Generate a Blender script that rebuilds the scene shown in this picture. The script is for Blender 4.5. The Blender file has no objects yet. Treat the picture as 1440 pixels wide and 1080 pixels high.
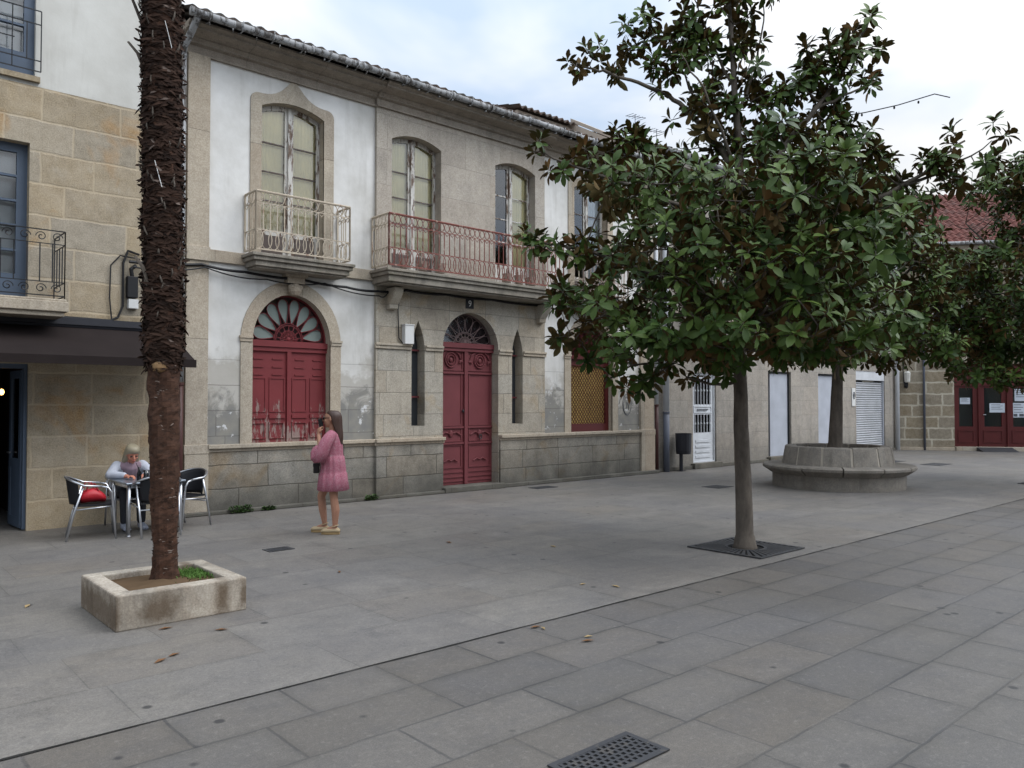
import bpy, bmesh, math, random
import numpy as np
from mathutils import Vector, Matrix, noise as mnoise
from mathutils.geometry import tessellate_polygon
R = math.radians
S = bpy.context.scene
COL = S.collection
# ------------------------------------------------------------------ camera, world, sun, exposure
YAW = R(48.3)                      # angle between the view axis and the row of houses
FW = Vector((math.cos(YAW), math.sin(YAW), 0)); RT = Vector((math.sin(YAW), -math.cos(YAW), 0))
PITCH = math.atan(27/1110)
cam = bpy.data.cameras.new('camera'); camo = bpy.data.objects.new('camera', cam); COL.objects.link(camo)
camo.location = (0, 0, 1.65)
cam.sensor_width = 36; cam.lens = 1110/1440*36; cam.clip_end = 2000; cam.clip_start = 0.05
camo.rotation_euler = (R(90)+PITCH, 0, YAW-R(90))
S.camera = camo
S.view_settings.view_transform = 'Standard'; S.view_settings.look = 'None'
S.view_settings.exposure = 0.12; S.view_settings.gamma = 1
SUN_EL, SUN_AZ = R(50), R(-50)      # direction towards the sun, measured from +X
world = bpy.data.worlds.new('World'); S.world = world; world.use_nodes = True
nt = world.node_tree; nt.nodes.clear()
def wn(t, **k):
    n = nt.nodes.new(t)
    for a, b in k.items(): setattr(n, a, b)
    return n
wo = wn('ShaderNodeOutputWorld'); bg = wn('ShaderNodeBackground'); bg.inputs[1].default_value = 0.1
sky = wn('ShaderNodeTexSky', sky_type='NISHITA', sun_disc=False, sun_elevation=SUN_EL, sun_rotation=R(90)-SUN_AZ, dust_density=2.0)
tc = wn('ShaderNodeTexCoord'); mp = wn('ShaderNodeMapping'); mp.inputs['Scale'].default_value = (1, 1, 2.2)
nz = wn('ShaderNodeTexNoise'); nz.inputs['Scale'].default_value = 1.9; nz.inputs['Detail'].default_value = 5; nz.inputs['Roughness'].default_value = .5
nz.inputs['Distortion'].default_value = .35
mp.inputs['Location'].default_value = (3.1, 1.7, 0.4)
rp = wn('ShaderNodeValToRGB'); rp.color_ramp.elements[0].position = .36; rp.color_ramp.elements[1].position = .60
rp.color_ramp.elements[0].color = (.80, .80, .80, 1); rp.color_ramp.elements[1].color = (1, 1, 1, 1)
rc = wn('ShaderNodeValToRGB'); rc.color_ramp.elements[0].position = .40; rc.color_ramp.elements[1].position = .60
rc.color_ramp.elements[0].color = (.66, .80, 1.0, 1); rc.color_ramp.elements[1].color = (1.02, 1.03, 1.04, 1)
sc = wn('ShaderNodeVectorMath', operation='SCALE'); sc.inputs['Scale'].default_value = 9.6
mx = wn('ShaderNodeMix', data_type='RGBA')
L = nt.links.new
L(tc.outputs['Generated'], mp.inputs[0]); L(mp.outputs[0], nz.inputs['Vector']); L(nz.outputs['Fac'], rp.inputs[0]); L(nz.outputs['Fac'], rc.inputs[0])
L(rc.outputs[0], sc.inputs[0]); L(sky.outputs[0], mx.inputs[6]); L(sc.outputs[0], mx.inputs[7]); L(rp.outputs[0], mx.inputs[0])
# overcast luminance: brighter towards the zenith and around the veiled sun
sx = wn('ShaderNodeSeparateXYZ'); L(tc.outputs['Generated'], sx.inputs[0])
zm = wn('ShaderNodeMapRange'); zm.inputs[1].default_value = 0; zm.inputs[2].default_value = 1; zm.inputs[3].default_value = .62; zm.inputs[4].default_value = 1.75; L(sx.outputs[2], zm.inputs[0])
dt = wn('ShaderNodeVectorMath', operation='DOT_PRODUCT'); L(tc.outputs['Generated'], dt.inputs[0]); dt.inputs[1].default_value = (math.cos(SUN_EL)*math.cos(SUN_AZ), math.cos(SUN_EL)*math.sin(SUN_AZ), math.sin(SUN_EL))
lo_ = wn('ShaderNodeMapRange', interpolation_type='SMOOTHSTEP'); lo_.inputs[1].default_value = .40; lo_.inputs[2].default_value = 1; lo_.inputs[3].default_value = 0; lo_.inputs[4].default_value = 1.6; L(dt.outputs['Value'], lo_.inputs[0])
ad_ = wn('ShaderNodeMath', operation='ADD'); L(zm.outputs[0], ad_.inputs[0]); L(lo_.outputs[0], ad_.inputs[1])
ml = wn('ShaderNodeVectorMath', operation='SCALE'); L(mx.outputs[2], ml.inputs[0]); L(ad_.outputs[0], ml.inputs['Scale'])
L(ml.outputs[0], bg.inputs[0]); L(bg.outputs[0], wo.inputs[0])
sl = bpy.data.lights.new('sun', 'SUN'); sl.energy = 1.3; sl.angle = R(35); sl.color = (1, .96, .9)
so = bpy.data.objects.new('sun', sl); COL.objects.link(so)
sd = Vector((math.cos(SUN_EL)*math.cos(SUN_AZ), math.cos(SUN_EL)*math.sin(SUN_AZ), math.sin(SUN_EL)))
so.rotation_euler = sd.to_track_quat('Z', 'Y').to_euler(); so.location = (0, 0, 30)
S.cycles.max_bounces = 6; S.cycles.transparent_max_bounces = 12

# ------------------------------------------------------------------ material helpers
def lin(h):
    h = h.lstrip('#'); c = [int(h[i:i+2], 16)/255 for i in (0, 2, 4)]
    return tuple((x/12.92 if x <= .04045 else ((x+.055)/1.055)**2.4) for x in c)+(1,)
class NM:
    def __init__(s, name, rough=.8, spec=.3, metal=0):
        s.m = bpy.data.materials.new(name); s.m.use_nodes = True; s.t = s.m.node_tree
        s.p = s.t.nodes['Principled BSDF']; s.p.inputs['Roughness'].default_value = rough
        s.p.inputs['Specular IOR Level'].default_value = spec; s.p.inputs['Metallic'].default_value = metal
        s.pos = s.t.nodes.new('ShaderNodeNewGeometry').outputs['Position']
    def put(s, inp, v):
        if hasattr(v, 'is_output') or isinstance(v, bpy.types.NodeSocket): s.t.links.new(v, inp)
        elif isinstance(v, (int, float)):
            try: inp.default_value = v
            except Exception: inp.default_value = (v, v, v, 1) if len(inp.default_value) == 4 else (v, v, v)
        else: inp.default_value = v if len(inp.default_value) == len(v) else v[:len(inp.default_value)]
    def math(s, op, a, b=0, c=0, clamp=False):
        n = s.t.nodes.new('ShaderNodeMath'); n.operation = op; n.use_clamp = clamp
        s.put(n.inputs[0], a); s.put(n.inputs[1], b); s.put(n.inputs[2], c); return n.outputs[0]
    def mix(s, f, a, b, mode='MIX'):
        n = s.t.nodes.new('ShaderNodeMix'); n.data_type = 'RGBA'; n.blend_type = mode
        s.put(n.inputs[0], f); s.put(n.inputs[6], a); s.put(n.inputs[7], b); return n.outputs[2]
    def xyz(s, v=None):
        n = s.t.nodes.new('ShaderNodeSeparateXYZ'); s.t.links.new(v or s.pos, n.inputs[0]); return n.outputs
    def vec(s, x, y, z):
        n = s.t.nodes.new('ShaderNodeCombineXYZ')
        for i, v in enumerate((x, y, z)): s.put(n.inputs[i], v)
        return n.outputs[0]
    def noise(s, scale, detail=3, rough=.55, vec=None, stretch=None, col=False, dist=0):
        v = vec or s.pos
        if stretch:
            m = s.t.nodes.new('ShaderNodeMapping'); s.t.links.new(v, m.inputs[0]); m.inputs['Scale'].default_value = stretch; v = m.outputs[0]
        n = s.t.nodes.new('ShaderNodeTexNoise'); s.t.links.new(v, n.inputs['Vector'])
        n.inputs['Scale'].default_value = scale; n.inputs['Detail'].default_value = detail; n.inputs['Roughness'].default_value = rough; n.inputs['Distortion'].default_value = dist
        return n.outputs['Color'] if col else n.outputs['Fac']
    def white(s, vec):
        n = s.t.nodes.new('ShaderNodeTexWhiteNoise'); n.noise_dimensions = '3D'; s.t.links.new(vec, n.inputs['Vector']); return n.outputs['Value']
    def rng(s, f, a, b, c=0, d=1):
        n = s.t.nodes.new('ShaderNodeMapRange'); n.clamp = True
        s.put(n.inputs[0], f); s.put(n.inputs[1], a); s.put(n.inputs[2], b); s.put(n.inputs[3], c); s.put(n.inputs[4], d); return n.outputs[0]
    def bump(s, h, strength=.3, dist=.01):
        n = s.t.nodes.new('ShaderNodeBump'); s.put(n.inputs['Height'], h); n.inputs['Strength'].default_value = strength; n.inputs['Distance'].default_value = dist
        s.t.links.new(n.outputs[0], s.p.inputs['Normal'])
    def out(s, col, rough=None):
        s.put(s.p.inputs['Base Color'], col)
        if rough is not None: s.put(s.p.inputs['Roughness'], rough)
        return s.m
    def blocks(s, u, v, h, Lg, joint, seed=0.0, vo=0.0, var=.5):
        """courses of stones of uneven length: returns (stone mask, value per stone, second value)"""
        wob = s.math('MULTIPLY', s.math('SUBTRACT', s.noise(3.5, 4, .7), .5), joint*2.2)
        v = s.math('ADD', s.math('ADD', v, vo), wob); u = s.math('ADD', u, wob)
        vr = s.math('DIVIDE', v, h); row = s.math('FLOOR', vr); fv = s.math('FRACT', vr)
        r = s.white(s.vec(row, seed, 3.7))
        ln = s.math('MULTIPLY', s.math('ADD', s.math('MULTIPLY', r, var), 1-var/2), Lg)
        uu = s.math('ADD', s.math('DIVIDE', u, ln), s.math('MULTIPLY', r, 17.3)); colm = s.math('FLOOR', uu); fu = s.math('FRACT', uu)
        # every third stone split unevenly
        du = s.math('MULTIPLY', s.math('MINIMUM', fu, s.math('SUBTRACT', 1, fu)), ln)
        dv = s.math('MULTIPLY', s.math('MINIMUM', fv, s.math('SUBTRACT', 1, fv)), h)
        d = s.math('MINIMUM', du, dv)
        s.d = d; mask = s.rng(d, joint*.3, joint*.75)
        a = s.white(s.vec(colm, row, seed+.5)); b = s.white(s.vec(row, colm, seed+9.5))
        return mask, a, b
M = {}
def stone(name, base, alt, h, Lg, joint, jcol, seed=1., vo=0., jd=.6, stain=.5, rough_bump=.25, warm=None, axis='x', lowdark=0, tint=.5, streak=.35, stainspots=None):
    n = NM(name, .9, .2); x, y, z = n.xyz()
    u = x if axis == 'x' else n.math('SUBTRACT', n.math('MULTIPLY', x, axis[0]), n.math('MULTIPLY', y, -axis[1]))
    mask, a, b = n.blocks(u, z, h, Lg, joint, seed, vo)
    c = n.mix(a, lin(base), lin(alt))
    c = n.mix(n.rng(b, .2, 1, 0, tint*.5), c, lin('#8a8c8a'))
    if warm: c = n.mix(n.rng(n.noise(1.3, 3, .6, dist=.8), .56, .68, 0, .6), c, lin(warm))
    c = n.mix(n.rng(n.noise(17, 6, .8), .45, .68, 0, .34), c, n.mix(.4, c, lin('#36322d')))
    sp = n.noise(60, 2, .7); c = n.mix(.4, c, n.mix(n.rng(sp, .3, .7), (.02, .02, .02, 1), (1, 1, 1, 1)), 'SOFT_LIGHT')
    big = n.noise(1.1, 5, .65); c = n.mix(n.rng(big, .48, .75, 0, stain), c, n.mix(.5, c, lin('#4c4640')))
    st = n.noise(3.0, 5, .65, stretch=(1, 1, .16)); c = n.mix(n.rng(st, .5, .75, 0, streak), c, lin('#4e4a44'))
    med = n.noise(6, 4, .7); c = n.mix(n.rng(med, .35, .7, 0, .22), c, lin('#c9bfae'))
    c = n.mix(n.rng(n.noise(2.6, 8, .78, dist=.5), .50, .68, 0, stain*.75), c, n.mix(.35, c, lin('#3f3c38')))
    c = n.mix(n.rng(n.noise(4.3, 7, .75, stretch=(1, 1, .5)), .60, .74, 0, .3), c, lin('#bdb8ae'))
    if lowdark:
        w = n.math('ADD', z, n.math('MULTIPLY', n.noise(2.2, 4), -.9)); c = n.mix(n.rng(w, .55, -.45, 0, lowdark), c, lin('#45443f'))
    jm = n.math('MULTIPLY', n.math('SUBTRACT', 1, mask), n.rng(n.noise(2.5, 3), .3, .6, jd*.45, jd))
    c = n.mix(jm, c, lin(jcol))
    if stainspots:
        for (sx_, sz_, rx_, rz_) in stainspots:
            q = n.math('SQRT', n.math('ADD', n.math('POWER', n.math('DIVIDE', n.math('SUBTRACT', x, sx_), rx_), 2), n.math('POWER', n.math('DIVIDE', n.math('SUBTRACT', z, sz_), rz_), 2)))
            q = n.math('ADD', q, n.math('MULTIPLY', n.math('SUBTRACT', n.noise(9, 6, .75), .5), 1.6)); c = n.mix(n.rng(q, 1.1, .35, 0, .72), c, lin('#4d3c2a'))
    n.bump(n.math('ADD', n.math('MULTIPLY', mask, .8), n.math('ADD', n.math('MULTIPLY', sp, .25), n.math('MULTIPLY', med, rough_bump*2))), .45, .012)
    return n.out(c)
M['left_stone'] = stone('rough_ashlar', '#918269', '#a29278', .415, .80, .026, '#b3a48c', 2., .03, .62, .5, .6, '#a07a48', streak=.25, tint=.8)
M['bay_stone'] = stone('dressed_granite', '#9d9383', '#a49d90', .385, .78, .012, '#4f4a43', 5., .09, .55, .5, .15, '#a08b6c', lowdark=.35, tint=.6)
M['bay_upper'] = stone('smooth_granite', '#a0968a', '#a79f94', .62, 1.15, .008, '#6a645c', 8., .1, .4, .35, .1, tint=.35)
M['trim'] = stone('granite_trim', '#a39583', '#aa9f8e', 3.1, 1.25, .010, '#5c564d', 11., .5, .5, .45, .1, tint=.4)
M['plinth'] = stone('plinth_granite', '#867d70', '#8f887c', .36, 1.0, .016, '#45413b', 14., .0, .8, .8, .35, '#8a7455', lowdark=.8, tint=.9)
M['right_stone'] = stone('pale_ashlar', '#918a82', '#9a938a', .43, .95, .010, '#6b665e', 17., .0, .45, .3, .12, lowdark=.5, tint=.5)
M['cornice'] = stone('cornice_stone', '#877c70', '#8f857a', .9, 1.3, .01, '#5c564e', 21., .0, .5, .5, .1, tint=.4)
M['end_stone'] = stone('brown_ashlar', '#7a6d59', '#857a66', .40, .95, .052, '#b5ae9e', 23., .02, 1., .25, .3, axis=(.592, -.806), streak=.1, tint=.5)
M['planter'] = stone('planter_granite', '#a0978a', '#a89f92', 4., 5., .01, '#8a7d68', 26., 1.3, .3, .9, .4, '#5e4528', streak=.9, stainspots=((1.98, .12, .17, .12), (2.45, .15, .07, .2), (1.66, .1, .05, .2), (2.62, .12, .05, .14)))
M['bench_stone'] = stone('bench_granite', '#807a72', '#89827a', 5., 1.0, .01, '#5c564d', 51., 1.3, .3, .6, .3, lowdark=.3, streak=.5, tint=.5)
def plaster(name, col, cement, peel=True):
    n = NM(name, .92, .15); x, y, z = n.xyz()
    g = n.noise(1.4, 5, .6); c = n.mix(n.rng(g, .3, .75), lin(col), n.mix(.75, lin(col), lin('#aaa79f')))
    st = n.noise(2.2, 5, .7, stretch=(1, 1, .12)); c = n.mix(n.rng(st, .52, .78, 0, .45), c, lin('#8f8a80'))
    hgt = n.noise(14, 4, .7)
    if peel:
        w = n.math('ADD', z, n.math('MULTIPLY', n.math('SUBTRACT', n.noise(1.5, 6, .66), .5), 2.1))
        c = n.mix(n.rng(w, 2.35, 2.15, 0, .62), c, lin('#9b958a'))
        w2 = n.math('ADD', z, n.math('MULTIPLY', n.math('SUBTRACT', n.noise(2.2, 6, .68, dist=.6), .5), 2.2))
        pk = n.rng(w2, 1.84, 1.58, 0, .85); c = n.mix(pk, c, n.mix(n.rng(n.noise(5, 5), .35, .7), lin(cement), lin('#6f6f6e')))
        w3 = n.noise(3.3, 6, .7); fl = n.math('MULTIPLY', n.rng(w3, .60, .62), n.rng(z, 2.3, 1.9)); c = n.mix(fl, c, lin('#c8c8c8'))
        # faint course joints showing through the worn render
        m2, a, b = n.blocks(x, z, .385, 1.3, .012, 33.); jm = n.math('MULTIPLY', n.math('SUBTRACT', 1, m2), n.rng(z, 2.5, 2.2, 0, .55)); c = n.mix(jm, c, lin('#57544f'))
        hgt = n.math('ADD', hgt, n.math('MULTIPLY', pk, -1.5))
    n.bump(hgt, .35, .006); return n.out(c)
M['plaster'] = plaster('worn_white_plaster', '#dcdbd8', '#838078')
M['plaster2'] = plaster('cream_plaster', '#c9c8c2', '#999', False)
M['pink_plaster'] = plaster('pale_render', '#b9aa9a', '#999', False)
def paint(name, col, chip=None, amount=0, rough=.6, low=None, spec=.35, wear=.64):
    n = NM(name, rough, spec); x, y, z = n.xyz()
    c = n.mix(n.rng(n.noise(2.5, 4), .3, .7, 0, .35), lin(col), n.mix(.5, lin(col), (0, 0, 0, 1)))
    h = n.noise(20, 4, .7)
    if chip:
        f = n.noise(5.5, 7, .75, stretch=(2.2, 2.2, .55))
        if low: f = n.math('ADD', f, n.rng(z, low[0], low[1], .22, 0))
        k = n.rng(f, wear, wear+.05, 0, amount); c = n.mix(k, c, lin(chip)); h = n.math('SUBTRACT', h, k)
    n.bump(h, .25, .004); return n.out(c)
M['red_shutter'] = paint('weathered_red_paint', '#762e31', '#8d7f78', .8, low=(1.0, 2.0), wear=.66)
M['red_door'] = paint('dusty_red_paint', '#70373b', '#7a5a55', .5, low=(.0, .7), wear=.76)
M['white_wood'] = paint('peeling_white_paint', '#c6c3bc', '#57402f', .95, wear=.50)
M['dark_wood'] = paint('dark_window_wood', '#5a4f4a', '#837a70', .6, wear=.58)
M['curtain'] = paint('sallow_blind', '#f2e6b8', None, 0, .9)
M['white_curtain'] = paint('white_net_curtain', '#d7dce2', None, 0, .9)
M['iron_cream'] = paint('cream_iron', '#b8ab98', '#7a4a36', .8, wear=.58)
M['iron_red'] = paint('rusty_red_iron', '#7a443b', '#b7a797', .85, wear=.56)
M['iron_black'] = paint('black_iron', '#191b20', None, 0, .5)
M['iron_pink'] = paint('faded_iron', '#a8958a', '#7b4b3c', .8, wear=.58)
M['blue_wood'] = paint('blue_grey_wood', '#4f5c6d', None, 0, .5)
M['maroon'] = paint('maroon_wood', '#55201f', None, 0, .45)
M['maroon2'] = paint('awning_cloth', '#2a2423', None, 0, .85, spec=.1)
M['white_paint'] = paint('white_metal_paint', '#cfd2d6', None, 0, .45)
M['shutter_grey'] = paint('grey_roller_shutter', '#b4b6ba', None, 0, .45)
M['board_grey'] = paint('grey_door_panel', '#a9adb6', None, 0, .6)
M['zinc'] = paint('weathered_zinc', '#98999a', '#48433f', .9, .6, wear=.50)
M['pipe_grey'] = paint('grey_pipe', '#5f6470', None, 0, .5)
M['pipe_brown'] = paint('brown_pipe', '#4a2c28', None, 0, .5)
M['cable'] = paint('black_cable', '#17171a', None, 0, .6)
M['bin'] = paint('dark_bin_metal', '#2c2d33', None, 0, .5)
M['cast_iron'] = paint('cast_iron', '#3a3b3e', '#55504a', .5, .6, wear=.55)
M['black_void'] = paint('painted_dark', '#0b0a0b', None, 0, .9)  # near-black colour painted in for unlit depth behind bars and grates
M['slit'] = paint('dusty_dark_pane', '#3a3d41', None, 0, .5)
M['gap'] = paint('dirt_filled_gap', '#242321', None, 0, .95)
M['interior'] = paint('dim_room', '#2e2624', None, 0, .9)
M['paper'] = paint('paper_notice', '#c4ccd6', None, 0, .8)
M['ink'] = paint('grey_ink', '#55585e', None, 0, .8)
M['plastic_white'] = paint('white_plastic', '#d4d4d2', None, 0, .5)
def plain(name, col, rough=.6, metal=0, spec=.4, em=None):
    n = NM(name, rough, spec, metal)
    if em: n.p.inputs['Emission Color'].default_value = em[0]; n.p.inputs['Emission Strength'].default_value = em[1]
    nn = n.noise(9, 3); c = n.mix(n.rng(nn, .3, .7, 0, .25), lin(col), n.mix(.6, lin(col), (0, 0, 0, 1)))
    return n.out(c)
M['alu'] = plain('brushed_aluminium', '#c6c8cc', .28, .9)
M['weave'] = plain('black_weave', '#15161b', .6)
M['tabletop'] = plain('steel_tabletop', '#8f98a3', .3, .7)
M['skin'] = plain('skin', '#aa7d66', .55, spec=.35); M['skin2'] = plain('older_skin', '#b87a63', .55)
M['hair_brown'] = plain('dark_brown_hair', '#46322a', .45); M['hair_grey'] = plain('blonde_grey_hair', '#938a74', .5)
M['white_cloth'] = plain('white_cardigan', '#b4b8c2', .9); M['grey_cloth'] = plain('dark_trousers', '#34363d', .9); M['mauve'] = plain('mauve_top', '#8a7680', .9)
M['shoe'] = plain('beige_espadrille', '#b5a181', .8); M['sole'] = plain('straw_sole', '#a38a62', .9); M['shoe_w'] = plain('pale_trainers', '#aab0bf', .8)
M['leather'] = plain('black_leather', '#1b1719', .4); M['phone'] = plain('black_phone', '#0c0c0e', .2); M['lens'] = plain('dark_lens', '#08080a', .12)
M['red_bag'] = plain('red_bag', '#b0202c', .5); M['lip'] = plain('lips', '#8f4038', .5); M['eye'] = plain('eye_white', '#c9c4bd', .3)
M['bulb'] = plain('lit_bulb', '#ffb050', .4, em=((1, .55, .15, 1), 6))
M['soil'] = plain('dry_soil', '#5b4a38', .95, spec=.1)
M['leaf_brown'] = plain('dry_leaf', '#6b4a2c', .8); M['weed'] = plain('weed_green', '#44602c', .7); M['leaf_yel'] = plain('pale_dry_leaf', '#a08a62', .8)
M['lamp_white'] = plain('opal_lamp', '#c9c7c0', .4); M['stucco_red'] = plain('bag_handle', '#8f1a24', .5)
def m_dress():
    n = NM('pink_patterned_cloth', .9, .1); 
    tcn = n.t.nodes.new('ShaderNodeTexCoord').outputs['Object']
    v = n.noise(75, 2, .6, vec=tcn); v2 = n.noise(40, 2, .6, vec=tcn)
    c = n.mix(n.rng(v, .42, .6), lin('#9c5c6c'), lin('#a8747f')); c = n.mix(n.rng(v2, .56, .66, 0, .55), c, lin('#ab8a92'))
    return n.out(c)
M['dress'] = m_dress()
def m_glass():
    m = bpy.data.materials.new('window_glass'); m.use_nodes = True; t = m.node_tree; t.nodes.clear()
    o = t.nodes.new('ShaderNodeOutputMaterial'); a = t.nodes.new('ShaderNodeBsdfTransparent'); a.inputs[0].default_value = (.97, .985, .97, 1)
    g = t.nodes.new('ShaderNodeBsdfGlossy'); g.inputs['Roughness'].default_value = .06; f = t.nodes.new('ShaderNodeFresnel'); f.inputs[0].default_value = 1.6
    ad = t.nodes.new('ShaderNodeMath'); ad.operation = 'ADD'; ad.inputs[1].default_value = .03; x = t.nodes.new('ShaderNodeMixShader')
    t.links.new(f.outputs[0], ad.inputs[0]); t.links.new(ad.outputs[0], x.inputs[0]); t.links.new(a.outputs[0], x.inputs[1]); t.links.new(g.outputs[0], x.inputs[2]); t.links.new(x.outputs[0], o.inputs[0])
    return m
M['glass'] = m_glass()
def m_mesh():   # yellow sheet behind diamond wire mesh (the wires themselves are geometry)
    return paint('yellow_board', '#b9a05c', '#8f7b49', .5, .7, wear=.55)
M['yellow'] = m_mesh()
def m_tiles(name, a_, b_, lich):
    n = NM(name, .9, .15); x, y, z = n.xyz()
    c = n.mix(n.rng(n.noise(9, 3), .3, .7), lin(a_), lin(b_)); c = n.mix(n.rng(n.noise(2.1, 6, .7), .45, .7, 0, .8), c, lin(lich))
    n.bump(n.noise(30, 3), .4, .01); return n.out(c)
M['tile_old'] = m_tiles('mossy_clay_tiles', '#6a5850', '#57504b', '#5f615c')
M['tile_red'] = m_tiles('red_clay_tiles', '#5f3a34', '#704841', '#574742')
def m_ground(name, h, Lg, joint, base, alt, seed, jcol='#2f3033', jd=.5, dark=.3, vo=0, soft=.3, pale=.3):
    n = NM(name, .62, .35); x, y, z = n.xyz()
    mask, a, b = n.blocks(x, y, h, Lg, joint, seed, vo, .6)
    c = n.mix(a, lin(base), lin(alt)); c = n.mix(n.rng(b, .6, 1, 0, .2), c, lin('#6e6253'))
    c = n.mix(n.rng(b, .0, .10, dark, 0), c, lin('#3f3e40')); c = n.mix(n.rng(n.noise(2.3, 7, .75), .5, .72, 0, .5), c, lin('#474543'))
    fs_ = n.t.nodes.new('ShaderNodeTexVoronoi'); fs_.inputs['Scale'].default_value = 11; n.t.links.new(n.pos, fs_.inputs['Vector']); c = n.mix(n.math('MULTIPLY', n.math('MULTIPLY', n.rng(fs_.outputs['Distance'], .09, .04), n.rng(n.white(fs_.outputs['Position']), .80, .81)), .5), c, lin('#2c2b2a'))
    sp = n.noise(140, 2, .8); c = n.mix(.38, c, n.mix(n.rng(sp, .3, .7), (0, 0, 0, 1), (1, 1, 1, 1)), 'SOFT_LIGHT')
    big = n.noise(.45, 6, .62, dist=.4); c = n.mix(n.rng(big, .42, .7, 0, .5), c, lin('#57575b'))
    big2 = n.noise(.8, 6, .7, stretch=(1, 1.6, 1), dist=.6); c = n.mix(n.rng(big2, .52, .72, 0, pale), c, lin('#9a958d'))
    md = n.noise(5, 5, .7); c = n.mix(n.rng(md, .5, .8, 0, .45), c, lin('#4a4a4d'))
    c = n.mix(n.rng(n.noise(38, 4, .8), .42, .66, 0, .3), c, lin('#3a3938')); c = n.mix(n.rng(n.noise(24, 4, .8), .55, .75, 0, .25), c, lin('#a5a199'))
    c = n.mix(n.math('MULTIPLY', n.rng(n.d, joint*5, 0, 0, soft), n.rng(n.noise(1.1, 4), .35, .65)), c, lin('#36342f'))
    gum = n.t.nodes.new('ShaderNodeTexVoronoi'); gum.inputs['Scale'].default_value = 3.1; n.t.links.new(n.pos, gum.inputs['Vector'])
    gm = n.math('MULTIPLY', n.rng(gum.outputs['Distance'], .11, .07), n.rng(n.white(gum.outputs['Position']), .45, .46)); c = n.mix(n.math('MULTIPLY', gm, .8), c, lin('#2a2a2c'))
    jm = n.math('MULTIPLY', n.math('SUBTRACT', 1, mask), n.rng(n.noise(1.7, 4), .35, .62, jd*.25, jd)); c = n.mix(jm, c, lin(jcol))
    n.bump(n.math('ADD', n.math('MULTIPLY', mask, .5), n.math('ADD', n.math('MULTIPLY', sp, .12), n.math('MULTIPLY', md, .4))), .35, .008)
    rg = n.rng(big, .3, .7, .5, .72)
    return n.out(c, rg)
M['street'] = m_ground('street_granite_slabs', .46, .80, .015, '#5b5854', '#64605b', 41., vo=-4.32+.46*12, jd=.6, dark=.35, soft=.36, pale=.08)
M['plaza'] = m_ground('plaza_granite_slabs', .72, 1.05, .008, '#6f6b66', '#76726c', 43., vo=-4.32+.72*8, jd=.24, dark=.05, soft=.2)
M['groundfar'] = m_ground('far_ground', .7, 1.4, .01, '#707072', '#7a7a7a', 47.)
def m_leaf(name, green, rust, gloss=.5):
    n = NM(name, gloss, .2); at = n.t.nodes.new('ShaderNodeAttribute'); at.attribute_name = 'tint'
    r = at.outputs['Fac']
    g = n.mix(n.rng(r, 0, .8), lin(green[0]), lin(green[1])); g = n.mix(n.rng(r, .90, .93), g, lin(green[2]))
    ru = n.mix(n.rng(r, 0, 1), lin(rust[0]), lin(rust[1]))
    geo = n.t.nodes.new('ShaderNodeNewGeometry'); c = n.mix(geo.outputs['Backfacing'], g, ru)
    n.put(n.p.inputs['Roughness'], n.rng(geo.outputs['Backfacing'], 0, 1, gloss, .8))
    return n.out(c)
M['magnolia'] = m_leaf('magnolia_leaf', ('#263d19', '#56692e', '#857c34'), ('#4a4a2c', '#74502f'))
M['palm_leaf'] = m_leaf('palm_leaf', ('#2f4426', '#46602f', '#5c6234'), ('#3c4a2c', '#4a5a34'))
def m_bark(name, a_, b_, sc_=8, st=(1, 1, .4)):
    n = NM(name, .9, .15); f = n.noise(sc_, 5, .7, stretch=st); c = n.mix(n.rng(f, .3, .7), lin(a_), lin(b_))
    n.bump(n.noise(sc_*3, 4, .7, stretch=st), .5, .01); return n.out(c)
M['bark'] = m_bark('smooth_grey_bark', '#4a4540', '#6f675e'); M['palm_core'] = m_bark('palm_trunk_core', '#30241e', '#543c30', 12, (1, 1, 2.5))
def m_fibre():
    n = NM('palm_fibre', .95, .08); at = n.t.nodes.new('ShaderNodeAttribute'); at.attribute_name = 'tint'; r = at.outputs['Fac']
    c = n.mix(n.rng(r, 0, .85), lin('#1b1614'), lin('#45352d')); c = n.mix(n.rng(r, .88, .95), c, lin('#7d7068')); return n.out(c)
M['fibre'] = m_fibre()
M['palm_cut'] = plain('fresh_cut_wood', '#8f7250', .85)
M['grass'] = plain('green_moss', '#4f7030', .9)

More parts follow.
